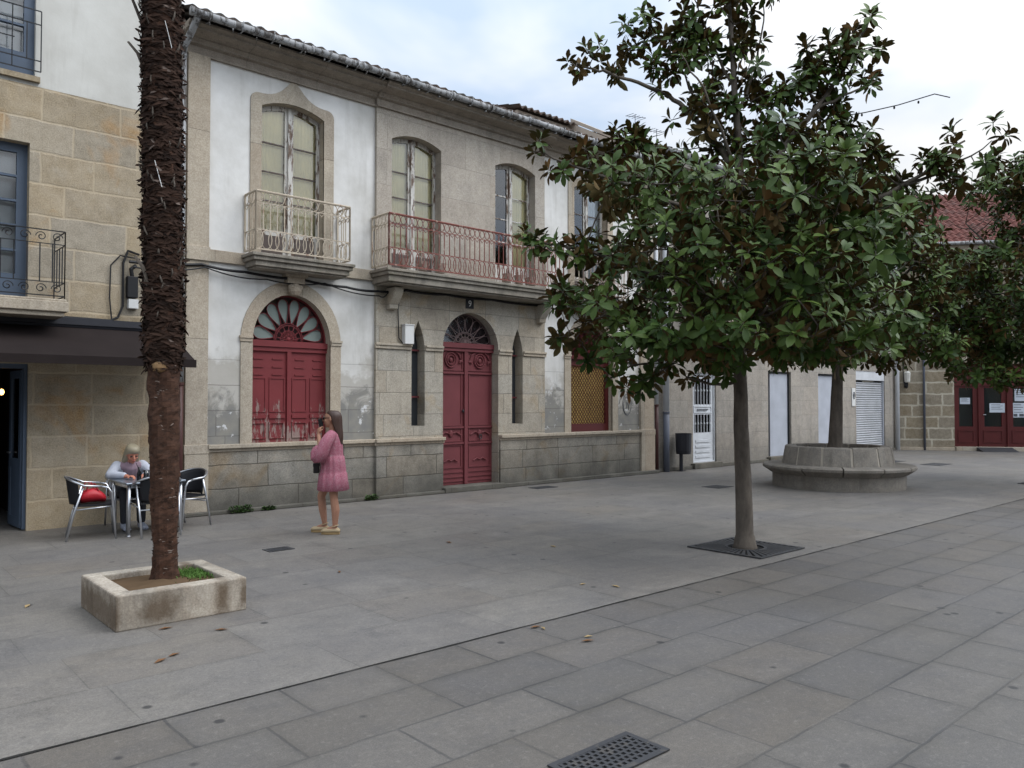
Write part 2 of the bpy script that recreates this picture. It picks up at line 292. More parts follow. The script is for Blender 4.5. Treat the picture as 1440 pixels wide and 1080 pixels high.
# ------------------------------------------------------------------ mesh builder
class MB:
    def __init__(s): s.v = []; s.f = []; s.mi = []
    def add(s, vs, fs, m=0):
        b = len(s.v); s.v += [tuple(p) for p in vs]; s.f += [tuple(b+i for i in f) for f in fs]; s.mi += [m]*len(fs); return s
    def box(s, x0, x1, y0, y1, z0, z1, m=0):
        return s.add([(x0, y0, z0), (x1, y0, z0), (x1, y1, z0), (x0, y1, z0), (x0, y0, z1), (x1, y0, z1), (x1, y1, z1), (x0, y1, z1)],
                     [(0, 3, 2, 1), (4, 5, 6, 7), (0, 1, 5, 4), (1, 2, 6, 5), (2, 3, 7, 6), (3, 0, 4, 7)], m)
    def obox(s, c, size, rz=0, m=0, mat=None):
        a, b, d = [q/2 for q in size]; mt = mat or Matrix.Rotation(rz, 3, 'Z'); c = Vector(c)
        vs = [c+mt@Vector((i*a, j*b, k*d)) for k in (-1, 1) for i, j in ((-1, -1), (1, -1), (1, 1), (-1, 1))]
        return s.add(vs, [(0, 3, 2, 1), (4, 5, 6, 7), (0, 1, 5, 4), (1, 2, 6, 5), (2, 3, 7, 6), (3, 0, 4, 7)], m)
    def tube(s, pts, r, n=6, m=0, cap=True, flat=1.0):
        pts = [Vector(p) for p in pts]; k = len(pts); rs = r if isinstance(r, (list, tuple)) else [r]*k
        vs = []; nrm = None
        for i, p in enumerate(pts):
            d = (pts[min(i+1, k-1)]-pts[max(i-1, 0)]); d = d.normalized() if d.length > 1e-9 else Vector((0, 0, 1))
            if nrm is None: nrm = d.orthogonal().normalized()
            else:
                nrm = nrm-d*nrm.dot(d); nrm = nrm.normalized() if nrm.length > 1e-6 else d.orthogonal().normalized()
            bn = d.cross(nrm)
            for j in range(n):
                a = 2*math.pi*j/n; vs.append(p+(nrm*math.cos(a)+bn*math.sin(a)*flat)*rs[i])
        fs = [(i*n+j, i*n+(j+1) % n, (i+1)*n+(j+1) % n, (i+1)*n+j) for i in range(k-1) for j in range(n)]
        if cap: fs += [tuple(range(n-1, -1, -1)), tuple((k-1)*n+j for j in range(n))]
        return s.add(vs, fs, m)
    def loft(s, rings, m=0, cap=True, close=True):
        n = len(rings[0]); vs = [p for r in rings for p in r]; k = len(rings)
        fs = [(i*n+j, i*n+(j+1) % n, (i+1)*n+(j+1) % n, (i+1)*n+j) for i in range(k-1) for j in range(n if close else n-1)]
        if cap: fs += [tuple(range(n-1, -1, -1)), tuple((k-1)*n+j for j in range(n))]
        return s.add(vs, fs, m)
    def lathe(s, prof, c=(0, 0), n=16, m=0, wob=0, cap=True):
        rings = []
        for r, z in prof: rings.append([(c[0]+r*math.cos(2*math.pi*j/n), c[1]+r*math.sin(2*math.pi*j/n), z) for j in range(n)])
        return s.loft(rings, m, cap)
    def ell(s, c, r, n=12, m=0, rot=None):
        c = Vector(c); rings = []
        for i in range(n//2+1):
            th = math.pi*(i+.02)/(n//2+.04); ring = []
            for j in range(n):
                a = 2*math.pi*j/n; p = Vector((r[0]*math.sin(th)*math.cos(a), r[1]*math.sin(th)*math.sin(a), -r[2]*math.cos(th)))
                if rot: p = rot@p
                ring.append(c+p)
            rings.append(ring)
        return s.loft(rings, m)
    def capsule(s, p0, p1, r0, r1, n=10, m=0):
        p0 = Vector(p0); p1 = Vector(p1); d = (p1-p0).normalized(); pts = []; rs = []
        for t in (0.05, .35, .7): a = t*math.pi/2; pts.append(p0-d*r0*math.cos(a)); rs.append(r0*math.sin(a))
        pts += [p0, p1]; rs += [r0, r1]
        for t in (.7, .35, .05): a = t*math.pi/2; pts.append(p1+d*r1*math.cos(a)); rs.append(r1*math.sin(a))
        return s.tube(pts, rs, n, m)
    def panel(s, outer, holes, y, m=0):
        """flat wall in the XZ plane facing -Y with holes"""
        loops = [[Vector((a, b, 0)) for a, b in outer]]+[[Vector((a, b, 0)) for a, b in h] for h in holes]
        tris = tessellate_polygon(loops); flat = [p for l in loops for p in l]
        vs = [(p.x, y, p.y) for p in flat]; fs = []
        for t in tris:
            a, b, c = [flat[i] for i in t]
            cr = (b-a).cross(c-a).z
            if abs(cr) < 1e-10: continue
            fs.append(t if cr > 0 else (t[0], t[2], t[1]))
        return s.add(vs, fs, m)
    def strip(s, line, y0, y1, m=0, close=True, flip=False):
        k = len(line); vs = [(a, y0, b) for a, b in line]+[(a, y1, b) for a, b in line]; fs = []
        for i in range(k if close else k-1):
            j = (i+1) % k; q = (i, j, k+j, k+i); fs.append(q[::-1] if flip else q)
        return s.add(vs, fs, m)
    def slabpoly(s, outer, y0, y1, m=0, holes=()):
        s.panel(outer, holes, y0, m); s.strip(outer, y0, y1, m, flip=True)
        for h in holes: s.strip(h, y0, y1, m)
        return s
    def build(s, name, mat, parent=None, smooth=False, bevel=0, split=False):
        if split:
            par = list(range(len(s.v)))
            def fd(a):
                while par[a] != a: par[a] = par[par[a]]; a = par[a]
                return a
            for f in s.f:
                for q in f[1:]: par[fd(f[0])] = fd(q)
            grp = {}
            for i, p in enumerate(s.v):
                g_ = grp.setdefault(fd(i), [list(p), list(p), []])
                for a in range(3): g_[0][a] = min(g_[0][a], p[a]); g_[1][a] = max(g_[1][a], p[a])
            ks = list(grp); gp = {k: k for k in ks}
            def fg(a):
                while gp[a] != a: a = gp[a]
                return a
            for i, a in enumerate(ks):
                for b in ks[i+1:]:
                    if all(grp[a][0][q] <= grp[b][1][q]+.003 and grp[b][0][q] <= grp[a][1][q]+.003 for q in range(3)): gp[fg(a)] = fg(b)
            out = {}
            for f, mi in zip(s.f, s.mi): out.setdefault(fg(fd(f[0])), []).append((f, mi))
            res = None
            for fl in out.values():
                m_ = MB(); mp_ = {}
                for f, mi in fl:
                    nf = []
                    for q in f:
                        if q not in mp_: mp_[q] = len(m_.v); m_.v.append(s.v[q])
                        nf.append(mp_[q])
                    m_.f.append(tuple(nf)); m_.mi.append(mi)
                res = m_.build(name, mat, parent, smooth, bevel)
            return res
        me = bpy.data.meshes.new(name); off = Vector((0, 0, 0)); p = parent
        while p is not None: off += p.location; p = p.parent
        vs = s.v
        if parent is None:
            a = np.array(vs); off = Vector(((a[:, 0].min()+a[:, 0].max())/2, (a[:, 1].min()+a[:, 1].max())/2, a[:, 2].min()))
        me.from_pydata([(v[0]-off.x, v[1]-off.y, v[2]-off.z) for v in vs], [], s.f)
        mats = mat if isinstance(mat, (list, tuple)) else [mat]
        for q in mats: me.materials.append(q)
        if len(mats) > 1: me.polygons.foreach_set('material_index', s.mi)
        if smooth:
            me.polygons.foreach_set('use_smooth', [True]*len(me.polygons))
        me.update(); o = bpy.data.objects.new(name, me); COL.objects.link(o)
        if parent is None: o.location = off
        else: o.parent = parent
        if bevel:
            b = o.modifiers.new('bevel', 'BEVEL'); b.width = bevel; b.segments = 2; b.limit_method = 'ANGLE'; b.angle_limit = R(40)
        return o
def tag(o, label=None, cat=None, group=None, kind=None):
    if label: o['label'] = label
    if cat: o['category'] = cat
    if group: o['group'] = group
    if kind: o['kind'] = kind
    return o
def thing(name, label, cat, loc=(0, 0, 0), group=None):
    o = bpy.data.objects.new(name, None); COL.objects.link(o); o.location = loc; o.empty_display_size = .2
    return tag(o, label, cat, group)
def dup(root, loc, rz, label=None):
    def cp(o, par):
        c = o.copy(); COL.objects.link(c); c.parent = par
        for ch in [q for q in bpy.data.objects if q.parent == o]: cp(ch, c)
        return c
    r = cp(root, None); r.location = loc; r.rotation_euler = (0, 0, rz)
    if label: r['label'] = label
    return r
# opening outlines (closed loops, anticlockwise seen from -Y with x to the right)
def arch(x0, x1, z0, zs, rise, n=20):
    cx = (x0+x1)/2; rx = (x1-x0)/2
    return [(x0, z0), (x1, z0)]+[(cx+rx*math.cos(math.pi*i/n), zs+rise*math.sin(math.pi*i/n)) for i in range(n+1)]
def seg(x0, x1, z0, zs, rise, n=12):
    rx = (x1-x0)/2; cx = (x0+x1)/2; Rr = (rx*rx+rise*rise)/(2*rise); a0 = math.asin(rx/Rr)
    return [(x0, z0), (x1, z0)]+[(cx+Rr*math.sin(a0-2*a0*i/n), zs+rise-Rr+Rr*math.cos(a0-2*a0*i/n)) for i in range(n+1)]
def lancet(x0, x1, z0, zs, top, n=7):
    cx = (x0+x1)/2; out = [(x0, z0), (x1, z0)]
    for i in range(n+1): t = i/n; out.append((cx+(x1-cx)*(1-t**1.7), zs+(top-zs)*t))
    for i in range(1, n+1): t = 1-i/n; out.append((cx-(cx-x0)*(1-t**1.7), zs+(top-zs)*t))
    return out
FY = 11.8     # plane of the row of facades

# ------------------------------------------------------------------ the ground
g = MB(); g.add([(-200, -200, -.02), (300, -200, -.02), (300, 300, -.02), (-200, 300, -.02)], [(0, 1, 2, 3)])
tag(g.build('ground', M['groundfar']), kind='structure')
g = MB(); NX = 60
g.add([(-20, -12, 0), (60, -12, 0), (60, 4.32, 0), (-20, 4.32, 0)], [(0, 1, 2, 3)]); tag(g.build('street_paving', M['street']), kind='structure')
g = MB(); g.add([(-20, 4.319, .002), (60, 4.319, .002), (60, 12.6, .002), (-20, 12.6, .002)], [(0, 1, 2, 3)])
tag(g.build('plaza_paving', M['plaza']), kind='structure')
g = MB(); rgp = random.Random(9); xs_ = [-20+i*.06 for i in range(1300)]; wd = [max(0, .0065+.009*mnoise.noise(Vector((x*.8, 1.3, 0)))+.005*mnoise.noise(Vector((x*6, 2.3, 0)))) for x in xs_]
yy_ = [4.32+.006*mnoise.noise(Vector((x*1.7, 7.3, 0))) for x in xs_]; kk = len(xs_)
g.add([(x, y-w, .0045) for x, y, w in zip(xs_, yy_, wd)]+[(x, y+w, .0045) for x, y, w in zip(xs_, yy_, wd)], [(i, i+1, kk+i+1, kk+i) for i in range(kk-1)])
tag(g.build('paving_gap', M['gap']), kind='structure')

# ------------------------------------------------------------------ shared facade pieces
def rail_run(mb, p0, p1, zb, zt, bar=.0105, pitch=.115, fancy=True):
    p0 = Vector(p0); p1 = Vector(p1); d = p1-p0; Ln = d.length; d.normalize(); n = max(1, round(Ln/pitch)); st = Ln/n
    P = lambda s, z: (p0.x+d.x*s, p0.y+d.y*s, z)
    mb.tube([P(0, zt), P(Ln, zt)], bar*1.7, 6); mb.tube([P(0, zb), P(Ln, zb)], bar*1.3, 4)
    h = zt-zb
    if not fancy:
        for i in range(n+1): mb.tube([P(i*st, zb), P(i*st, zt)], bar, 4)
        return
    z1 = zb+h*.34; z2 = zt-h*.2
    mb.tube([P(0, z1), P(Ln, z1)], bar*.8, 4); mb.tube([P(0, z2), P(Ln, z2)], bar*.8, 4)
    for i in range(n+1): mb.tube([P(i*st, z1), P(i*st, z2)], bar*.85, 4)
    for i in range(n):                                   # interlaced ovals below, little rings above
        cx = (i+.5)*st; rx = min(st*.78, cx if i == 0 else 9, 9)
        rx = st*.75 if 0 < i < n-1 else st*.5
        mb.tube([P(cx+rx*math.cos(a), (zb+z1)/2+(z1-zb)*.48*math.sin(a)) for a in [2*math.pi*k/14 for k in range(15)]], bar*.75, 4, cap=False)
        r = h*.085
        mb.tube([P(cx+min(r, st*.48)*math.cos(a), (z2+zt)/2+r*math.sin(a)) for a in [2*math.pi*k/8 for k in range(9)]], bar*.7, 4, cap=False)
        mb.tube([P(i*st, z2), P(cx, z2-h*.07), P((i+1)*st, z2)], bar*.6, 4, cap=False)
    for s in (0, Ln): mb.tube([P(s, zb), P(s, zt)], bar*1.5, 6)
M['balcony_stone'] = stone('mossy_balcony_stone', '#7b746a', '#827b70', 3.1, 2.25, .008, '#4a463f', 61., .5, .4, .9, .3, '#4f5440', tint=.5, streak=.8)
def balcony(root, x0, x1, d, ztop, zbot, railz, mrail, brackets=(), mslab='balcony_stone', side='iron_cream'):
    m = MB()
    for (o, a, b) in ((0, ztop-.05, ztop), (.03, ztop-.11, ztop-.05), (.07, zbot+.03, ztop-.11), (.11, zbot, zbot+.03)):
        m.box(x0-.07+o, x1+.07-o, FY-d-.07+o, FY-.02, a+.001, b)
    sl = m.build('balcony', M[mslab], root, bevel=.008)
    r = MB(); yf = FY-d
    rail_run(r, (x0, yf, 0), (x1, yf, 0), ztop+.06, railz)
    o = r.build('railing', M[mrail], sl)
    for xx in (x0, x1): r = MB(); rail_run(r, (xx, FY-.02, 0), (xx, yf, 0), ztop+.06, railz); r.build('side_railing', M[side], sl)
    for bx in brackets:
        b = MB(); pr = [(FY, zbot-.02), (FY-d*.62, zbot-.02), (FY-d*.62, zbot-.10), (FY-d*.5, zbot-.2), (FY-d*.34, zbot-.30), (FY-.17, zbot-.38), (FY, zbot-.40)]
        vs = [(bx-.09, y, z) for y, z in pr]+[(bx+.09, y, z) for y, z in pr]; k = len(pr)
        b.add(vs, [tuple(range(k)), tuple(range(2*k-1, k-1, -1))]+[(i, k+i, k+(i+1) % k, (i+1) % k) for i in range(k)]); b.build('bracket', M['bay_stone'], sl, bevel=.01)
    return sl
def arc_z(x, x0, x1, zs, rise):
    rx = (x1-x0)/2; cx = (x0+x1)/2; Rr = (rx*rx+rise*rise)/(2*rise); return zs+rise-Rr+math.sqrt(max(0, Rr*Rr-(x-cx)**2))
def french_window(root, x0, x1, z0, zs, rise, y, frame='white_wood', bars=4, curtain='curtain', low=.45, barm='dark_wood', dark_left=False):
    m = MB(); ol = seg(x0, x1, z0, zs, rise); cx = (x0+x1)/2; holes = []; fr = .055; mw = .075
    for a, b in ((x0+fr, cx-mw), (cx+mw, x1-fr)):
        k = 6; holes.append([(a, z0+low), (b, z0+low)]+[(b+(a-b)*i/k, arc_z(b+(a-b)*i/k, x0, x1, zs, rise)-.075) for i in range(k+1)])
    m.slabpoly(ol, y, y+.05, 0, holes)
    m.box(cx-.028, cx+.028, y-.03, y-.001, z0+.02, zs+rise-.02, 0)
    m.box(x0+fr-.02, x0+fr+.0, y-.012, y-.001, z0+low, zs-.03); m.box(x1-fr, x1-fr+.02, y-.012, y-.001, z0+low, zs-.03)
    for a, b in ((x0+fr, cx-mw), (cx+mw, x1-fr)):
        m.box(a+.03, b-.03, y-.014, y-.001, z0+.08, z0+low-.09, 1)
        for i in range(1, bars):
            z = z0+low+(zs-.05-z0-low)*i/bars; m.box(a-.002, b+.002, y+.006, y+.034, z-.011, z+.011, 1)
    f = m.build('window', [M[frame], M[barm]], root)
    g_ = MB()
    for h in holes: g_.panel([(p, q) for p, q in h], [], y+.02)
    g_.build('pane', M['glass'], f)
    if curtain:
        c = MB()
        for q, (a, b) in enumerate(((x0+.02, cx-.03), (cx+.03, x1-.02))):
            if dark_left and q == 0: continue
            n = 26; pts = [(a+(b-a)*i/n, y+.075+.006*math.sin(i*1.9)+.003*math.sin(i*4.1+q)) for i in range(n+1)]
            top = zs+rise*.6; vs = [(p[0], p[1], z0+.1) for p in pts]+[(p[0], p[1], top) for p in pts]
            c.add(vs, [(i, i+1, n+2+i, n+1+i) for i in range(n)])
        c.build('curtain', M[curtain], f, smooth=True)
    return f
def fanlight(root, x0, x1, zs, rise, y, mat, back, name='fanlight', petals=8, gl='glass', petal=None):
    pf = []
    cx = (x0+x1)/2; rx = (x1-x0)/2; m = MB(); n = 24
    ol = arch(x0, x1, zs-.001, zs, rise, n)[2:]; inn = [(cx+(a-cx)*.955, zs+.015+(b-zs)*.95) for a, b in ol]
    m.slabpoly(ol, y-.02, y+.04, 0, [inn])
    E = lambda r, t, yy=y-.02: (cx+rx*r*math.cos(t), yy, zs+.02+rise*r*math.sin(t))
    for i in range(petals):
        t0 = math.pi*(i+.5)/petals; w = math.pi/petals*.5; pts = []
        for k in range(19):
            a = 2*math.pi*k/18; r = .64+.27*math.cos(a)*-1; ww = w*math.sin(a)*(.50+.62*(r-.3))*1.28; pts.append(E(r, t0+ww))
        m.tube(pts, .007, 5, cap=False)
        if petal: pf.append([(p[0]+(cx+rx*.64*math.cos(t0)-p[0])*.06, y+.0, p[2]) for p in pts[:-1]])
    for rr in (.37, .33): m.tube([E(rr, math.pi*k/16) for k in range(17)], .008, 5)
    for i in range(7):
        t = math.pi*(i+.5)/7; m.tube([E(.05, t), E(.33, t)], .008, 4)
        m.tube([E(.17+.06*math.cos(a), t+.25*math.sin(a)) for a in [2*math.pi*k/8 for k in range(9)]], .008, 4, cap=False)
    m.lathe([(.0, 0), (.05, 0), (.05, .001), (0, .001)], (0, 0), 8) if False else None
    m.ell((cx, y-.02, zs+.05), (.04, .012, .035), 8)
    f = m.build(name, M[mat], root)
    g_ = MB(); g_.panel(ol, [], y+.03); g_.build('pane', M[gl], f)
    g_ = MB(); g_.panel(ol, [], y+.06); g_.build('backing', M[back], f)
    if petal:
        for p in pf: g_ = MB(); g_.add(p, [tuple(range(len(p)))[::-1]]); g_.build('petal_pane', M[petal], f)
    return f
def frame_ring(m, outer, inner, y0, y1, k=0): m.slabpoly(outer, y0, y1, k, [inner])

# ------------------------------------------------------------------ the red-door house
H = thing('granite_house', 'two-storey white plastered house with red arched doors, stone middle bay and iron balconies', 'house', (9.5, FY, 0))
CB = FY-.06                                   # the middle bay stands forward
W1 = arch(5.12, 6.46, 1.03, 2.62, .77); W8 = arch(12.19, 13.53, 1.03, 2.62, .77)
DR = arch(8.75, 10.10, .0, 2.70, .67); SL1 = lancet(8.05, 8.34, 1.24, 2.62, 3.14); SL2 = lancet(10.46, 10.75, 1.24, 2.62, 3.14)
U = {1: (5.24, 6.32), 2: (7.62, 8.70), 3: (10.02, 11.10), 4: (12.30, 13.38)}; UZ0, UZS, UR = 3.97, 6.33, .13
US = {k: seg(a, b, UZ0, UZS, UR) for k, (a, b) in U.items()}
m = MB(); rv = .20
m.panel([(4.10, .0), (7.31, .0), (7.31, 7.0), (4.10, 7.0)], [W1, US[1]], FY)
m.panel([(11.37, .0), (14.97, .0), (14.97, 7.0), (11.37, 7.0)], [W8, US[4]], FY)
m.add([(14.97, FY, 0), (14.97, FY+6, 0), (14.97, FY+6, 7.0), (14.97, FY, 7.0)], [(0, 1, 2, 3)])
m.build('plaster_wall', M['plaster'], H, split=True)
m = MB()
for h in (W1, US[1], W8, US[4]): m.strip(h, FY-.012, FY+rv+.05)
m.build('reveal', M['trim'], H, split=True)
m = MB()
body = [(7.31, .0), (8.75, .0)]+[(8.75, 2.70)]+[(p, q) for p, q in reversed(DR[2:])][1:-1]+[(10.10, 2.70), (10.10, .0), (11.37, .0), (11.37, 3.86), (7.31, 3.86)]
m.panel(body, [SL1, SL2], CB); m.strip(DR[1:], CB, FY+rv+.1, close=False)
for h in (SL1, SL2): m.strip(h, CB, FY+rv)
for xx in (7.31, 11.37): m.add([(xx, CB, 0), (xx, FY+.05, 0), (xx, FY+.05, 3.86), (xx, CB, 3.86)], [(0, 1, 2, 3)])
m.build('stone_bay', M['bay_stone'], H)
m = MB(); m.panel([(7.31, 3.86), (11.37, 3.86), (11.37, 7.0), (7.31, 7.0)], [US[2], US[3]], CB)
for k in (2, 3): m.strip(US[k], CB, FY+rv)
for xx in (7.31, 11.37): m.add([(xx, CB, 3.86), (xx, FY+.05, 3.86), (xx, FY+.05, 7.0), (xx, CB, 7.0)], [(0, 1, 2, 3)])
m.build('upper_bay', M['bay_upper'], H)
m = MB(); m.box(4.10, 14.97, FY+1.2, FY+8, 0, 7.0); m.box(4.11, 14.95, FY+.21, FY+1.2, 3.4, 3.8); m.build('interior', M['interior'], H)
# corner pilasters with capitals
for a, b in ((4.10, 4.42), (14.50, 14.97)):
    m = MB(); m.box(a-.01, b, FY-.06, FY+.02, 1.03, 6.83); m.box(a-.02, b+.01, FY-.09, FY+.02, 3.76, 3.97); m.box(a-.03, b+.02, FY-.09, FY+.02, .9, 1.04)
    m.box(a-.02, b+.01, FY-.085, FY+.02, 0, .9)
    m.build('pilaster', M['trim'], H, bevel=.008)
# plinth, foot course, sill course
m = MB()
for a, b in ((4.42, 7.31), (11.37, 14.48)): m.box(a, b, FY-.045, FY+.03, 0, .93)
for a, b in ((7.30, 8.73), (10.12, 11.38)): m.box(a, b, CB-.045, CB+.03, 0, .93)
m.build('plinth', M['plinth'], H, split=True, bevel=.006)
m = MB()
def moulding(m, a, b, y, z, hh, pr): m.box(a, b, y-pr, y+.03, z-hh*.55, z); m.box(a, b, y-pr*.6, y+.03, z-hh, z-hh*.55)
for a, b in ((4.42, 7.29), (11.39, 14.48)): moulding(m, a, b, FY, 1.03, .11, .11)
for a, b in ((7.27, 8.745), (10.105, 11.41)): moulding(m, a, b, CB, 1.03, .11, .11)
m.build('sill_course', M['trim'], H, split=True, bevel=.008)
m = MB()
for a, b in ((7.29, 8.04), (8.35, 8.745), (10.105, 10.45), (10.76, 11.39)):
    m.box(a, b, CB-.05, CB+.02, 2.66, 2.70); m.box(a, b, CB-.028, CB+.02, 2.60, 2.66)
m.build('impost_course', M['trim'], H, split=True, bevel=.006)
m = MB()
m.box(4.02, 8.74, CB-.14, CB, 0, .055); m.box(8.70, 10.15, CB-.16, FY+.3, 0, .10); m.box(10.15, 15.02, CB-.12, CB, 0, .075)
m.build('foot_course', M['plinth'], H, split=True, bevel=.01)
m = MB()
for a, b in ((4.42, 7.305), (11.375, 14.48)): m.box(a, b, FY-.05, FY+.02, 3.77, 3.95)
m.build('string_course', M['trim'], H, split=True, bevel=.006)
# stone surrounds of the windows
for (a, b) in ((5.12, 6.46), (12.19, 13.53)):
    m = MB(); inner = arch(a, b, 1.032, 2.62, .77, 20); outer = arch(a-.19, b+.19, 1.031, 2.62, .98, 20)
    frame_ring(m, outer, inner, FY-.022, FY+.01)
    for q in (a-.21, b+.002): m.box(q, q+.208, FY-.05, FY, 2.655, 2.69); m.box(q+.01, q+.198, FY-.035, FY, 2.60, 2.655)
    cx = (a+b)/2
    k = m.build('window_surround', M['trim'], H)
    m = MB(); m.box(cx-.19, cx+.19, FY-.16, FY, 3.66, 3.72); m.box(cx-.15, cx+.15, FY-.13, FY, 3.56, 3.66)
    m.ell((cx, FY-.07, 3.47), (.12, .09, .11), 10); m.ell((cx-.08, FY-.1, 3.5), (.05, .05, .05), 8); m.ell((cx+.08, FY-.1, 3.5), (.05, .05, .05), 8)
    m.build('keystone', M['trim'], k, bevel=.008)
for (a, b) in (U[1], U[4]):
    cx = (a+b)/2; x0, x1 = a-.18, b+.18; out = [(x0, 3.96), (x1, 3.96), (x1, 6.38)]
    for i in range(7): t = i/6*math.pi/2; out.append((x1-.13+.13*math.cos(t), 6.40+.12*math.sin(t)))
    for i in range(1, 8): t = i/8; out.append((x1-.13-(x1-.13-cx-.05)*t, 6.52+.31*(t**2.6)))
    out += [(cx+.045, 6.83), (cx-.045, 6.83)]
    for i in range(7, 0, -1): t = i/8; out.append((x0+.13+(cx-.05-x0-.13)*t, 6.52+.31*(t**2.6)))
    for i in range(6, -1, -1): t = i/6*math.pi/2; out.append((x0+.13-.13*math.cos(t), 6.40+.12*math.sin(t)))
    out.append((x0, 6.38)); m = MB(); frame_ring(m, out, seg(a, b, 3.965, UZS, UR), FY-.022, FY+.01); m.build('window_surround', M['trim'], H)
# tall upper windows
french_window(H, *U[1], UZ0, UZS, UR, FY+.15); french_window(H, *U[2], UZ0, UZS, UR, FY+.13, bars=4)
french_window(H, *U[3], UZ0, UZS, UR, FY+.13, bars=4, curtain='pane_dim' if False else 'curtain', dark_left=True, barm='white_wood')
french_window(H, *U[4], UZ0, UZS, UR, FY+.15, bars=4, curtain='white_curtain', dark_left=True)
# balconies
balcony(H, 4.98, 6.58, .42, 3.92, 3.70, 4.86, 'iron_cream')
balcony(H, 7.25, 11.43, .55, 3.93, 3.68, 4.86, 'iron_red', brackets=(7.60, 11.20))
balcony(H, 12.16, 13.60, .42, 3.92, 3.70, 4.86, 'iron_pink')
m = MB()
for x in (7.7, 8.1, 8.5, 10.1, 10.4, 10.75): m.lathe([(.07, 4.0), (.10, 4.16), (.085, 4.16), (.06, 4.03)], (x, FY-.33), 8)
m.build('flower_pot', M['iron_pink'], H, split=True)
# ground-floor openings
def shutters(root, x0, x1, z0, z1, y, mat):
    m = MB(); cx = (x0+x1)/2; m.box(x0, x1, y, y+.05, z0, z1)
    m.box(x0-.0, x1+.0, y-.06, y-.002, z1-.09, z1); m.box(x0, x1, y-.035, y-.002, z1-.16, z1-.092)
    m.box(cx-.035, cx+.035, y-.035, y-.002, z0, z1-.162)
    for s in (-1, 1):
        xa, xb = (x0, cx-.035) if s < 0 else (cx+.035, x1); w = (xb-xa)/2
        for k in range(2):
            a = xa+w*k+.025; b = a+w-.05
            for zz in (z1-.27, z1-.40, z1-.52): m.box(a+.05, b-.05, y-.014, y-.002, zz-.022, zz); 
            for p, q in ((z0+.06, z0+.32), (z0+.38, z0+.44)):
                m.slabpoly([(a, p), (b, p), (b, q), (a, q)], y-.02, y-.001, 0, [[(a+.03, p+.02), (b-.03, p+.02), (b-.03, q-.02), (a+.03, q-.02)]] if q-p > .1 else ())
            m.slabpoly([(a, z0+.48), (b, z0+.48), (b, z1-.58), (a, z1-.58)], y-.012, y-.001, 0, [[(a+.02, z0+.50), (b-.02, z0+.50), (b-.02, z1-.60), (a+.02, z1-.60)]])
    return m.build('shutter', M[mat], root)
shutters(H, 5.12, 6.46, 1.03, 2.64, FY+.14, 'red_shutter')
M['fan_back'] = paint('pale_green_board', '#7f8a85', None, 0, .8); M['fan_dark'] = paint('dark_mauve_board', '#3c2f35', None, 0, .8)
M['fan_pink'] = paint('dusty_pink_board', '#6b5254', None, 0, .8)
fanlight(H, 5.12, 6.46, 2.64, .75, FY+.16, 'red_shutter', 'fan_pink', petal='fan_back')
fanlight(H, 12.19, 13.53, 2.64, .75, FY+.16, 'red_shutter', 'red_door', petals=8)
# mesh-covered window on the right: yellow board, diamond wires, maroon frame
m = MB(); x0, x1, z0, z1 = 12.19, 13.53, 1.03, 2.64; y = FY+.12
m.slabpoly([(x0, z0), (x1, z0), (x1, z1), (x0, z1)], y-.02, y+.05, 0, [[(x0+.04, z0+.17), (x1-.10, z0+.17), (x1-.10, z1-.17), (x0+.04, z1-.17)]])
m.box(x0-.02, x1+.0, y-.08, y-.022, z1-.03, z1+.05)
sh = m.build('mesh_window', M['maroon'], H)
m = MB(); m.add([(x0+.02, y+.03, z0+.1), (x1-.05, y+.03, z0+.1), (x1-.05, y+.03, z1-.1), (x0+.02, y+.03, z1-.1)], [(0, 1, 2, 3)]); m.build('board', M['yellow'], sh)
m = MB(); xa, xb, za, zb = x0+.04, x1-.10, z0+.17, z1-.17; stp = .085
def clipseg(x, z, dx, dz):
    t0, t1 = 0, 1e9
    if dx > 0: t1 = min(t1, (xb-x)/dx)
    else: t1 = min(t1, (xa-x)/dx)
    t1 = min(t1, (zb-z)/dz); return (x, z), (x+dx*t1, z+dz*t1)
for sg in (1, -1):
    c = -4.0
    while c < 6:
        pts = []
        x = xa if sg > 0 else xb; z = za+c
        if z < za: x += sg*(za-z)/1.25; z = za
        if xa <= x <= xb and z < zb:
            p, q = clipseg(x, z, sg, 1.25); m.tube([(p[0], y-.005+.003*sg, p[1]), (q[0], y-.005+.003*sg, q[1])], .0075, 4, cap=False)
        c += stp*1.25
m.build('wire_mesh', M['iron_cream'] if False else M['maroon'], sh)
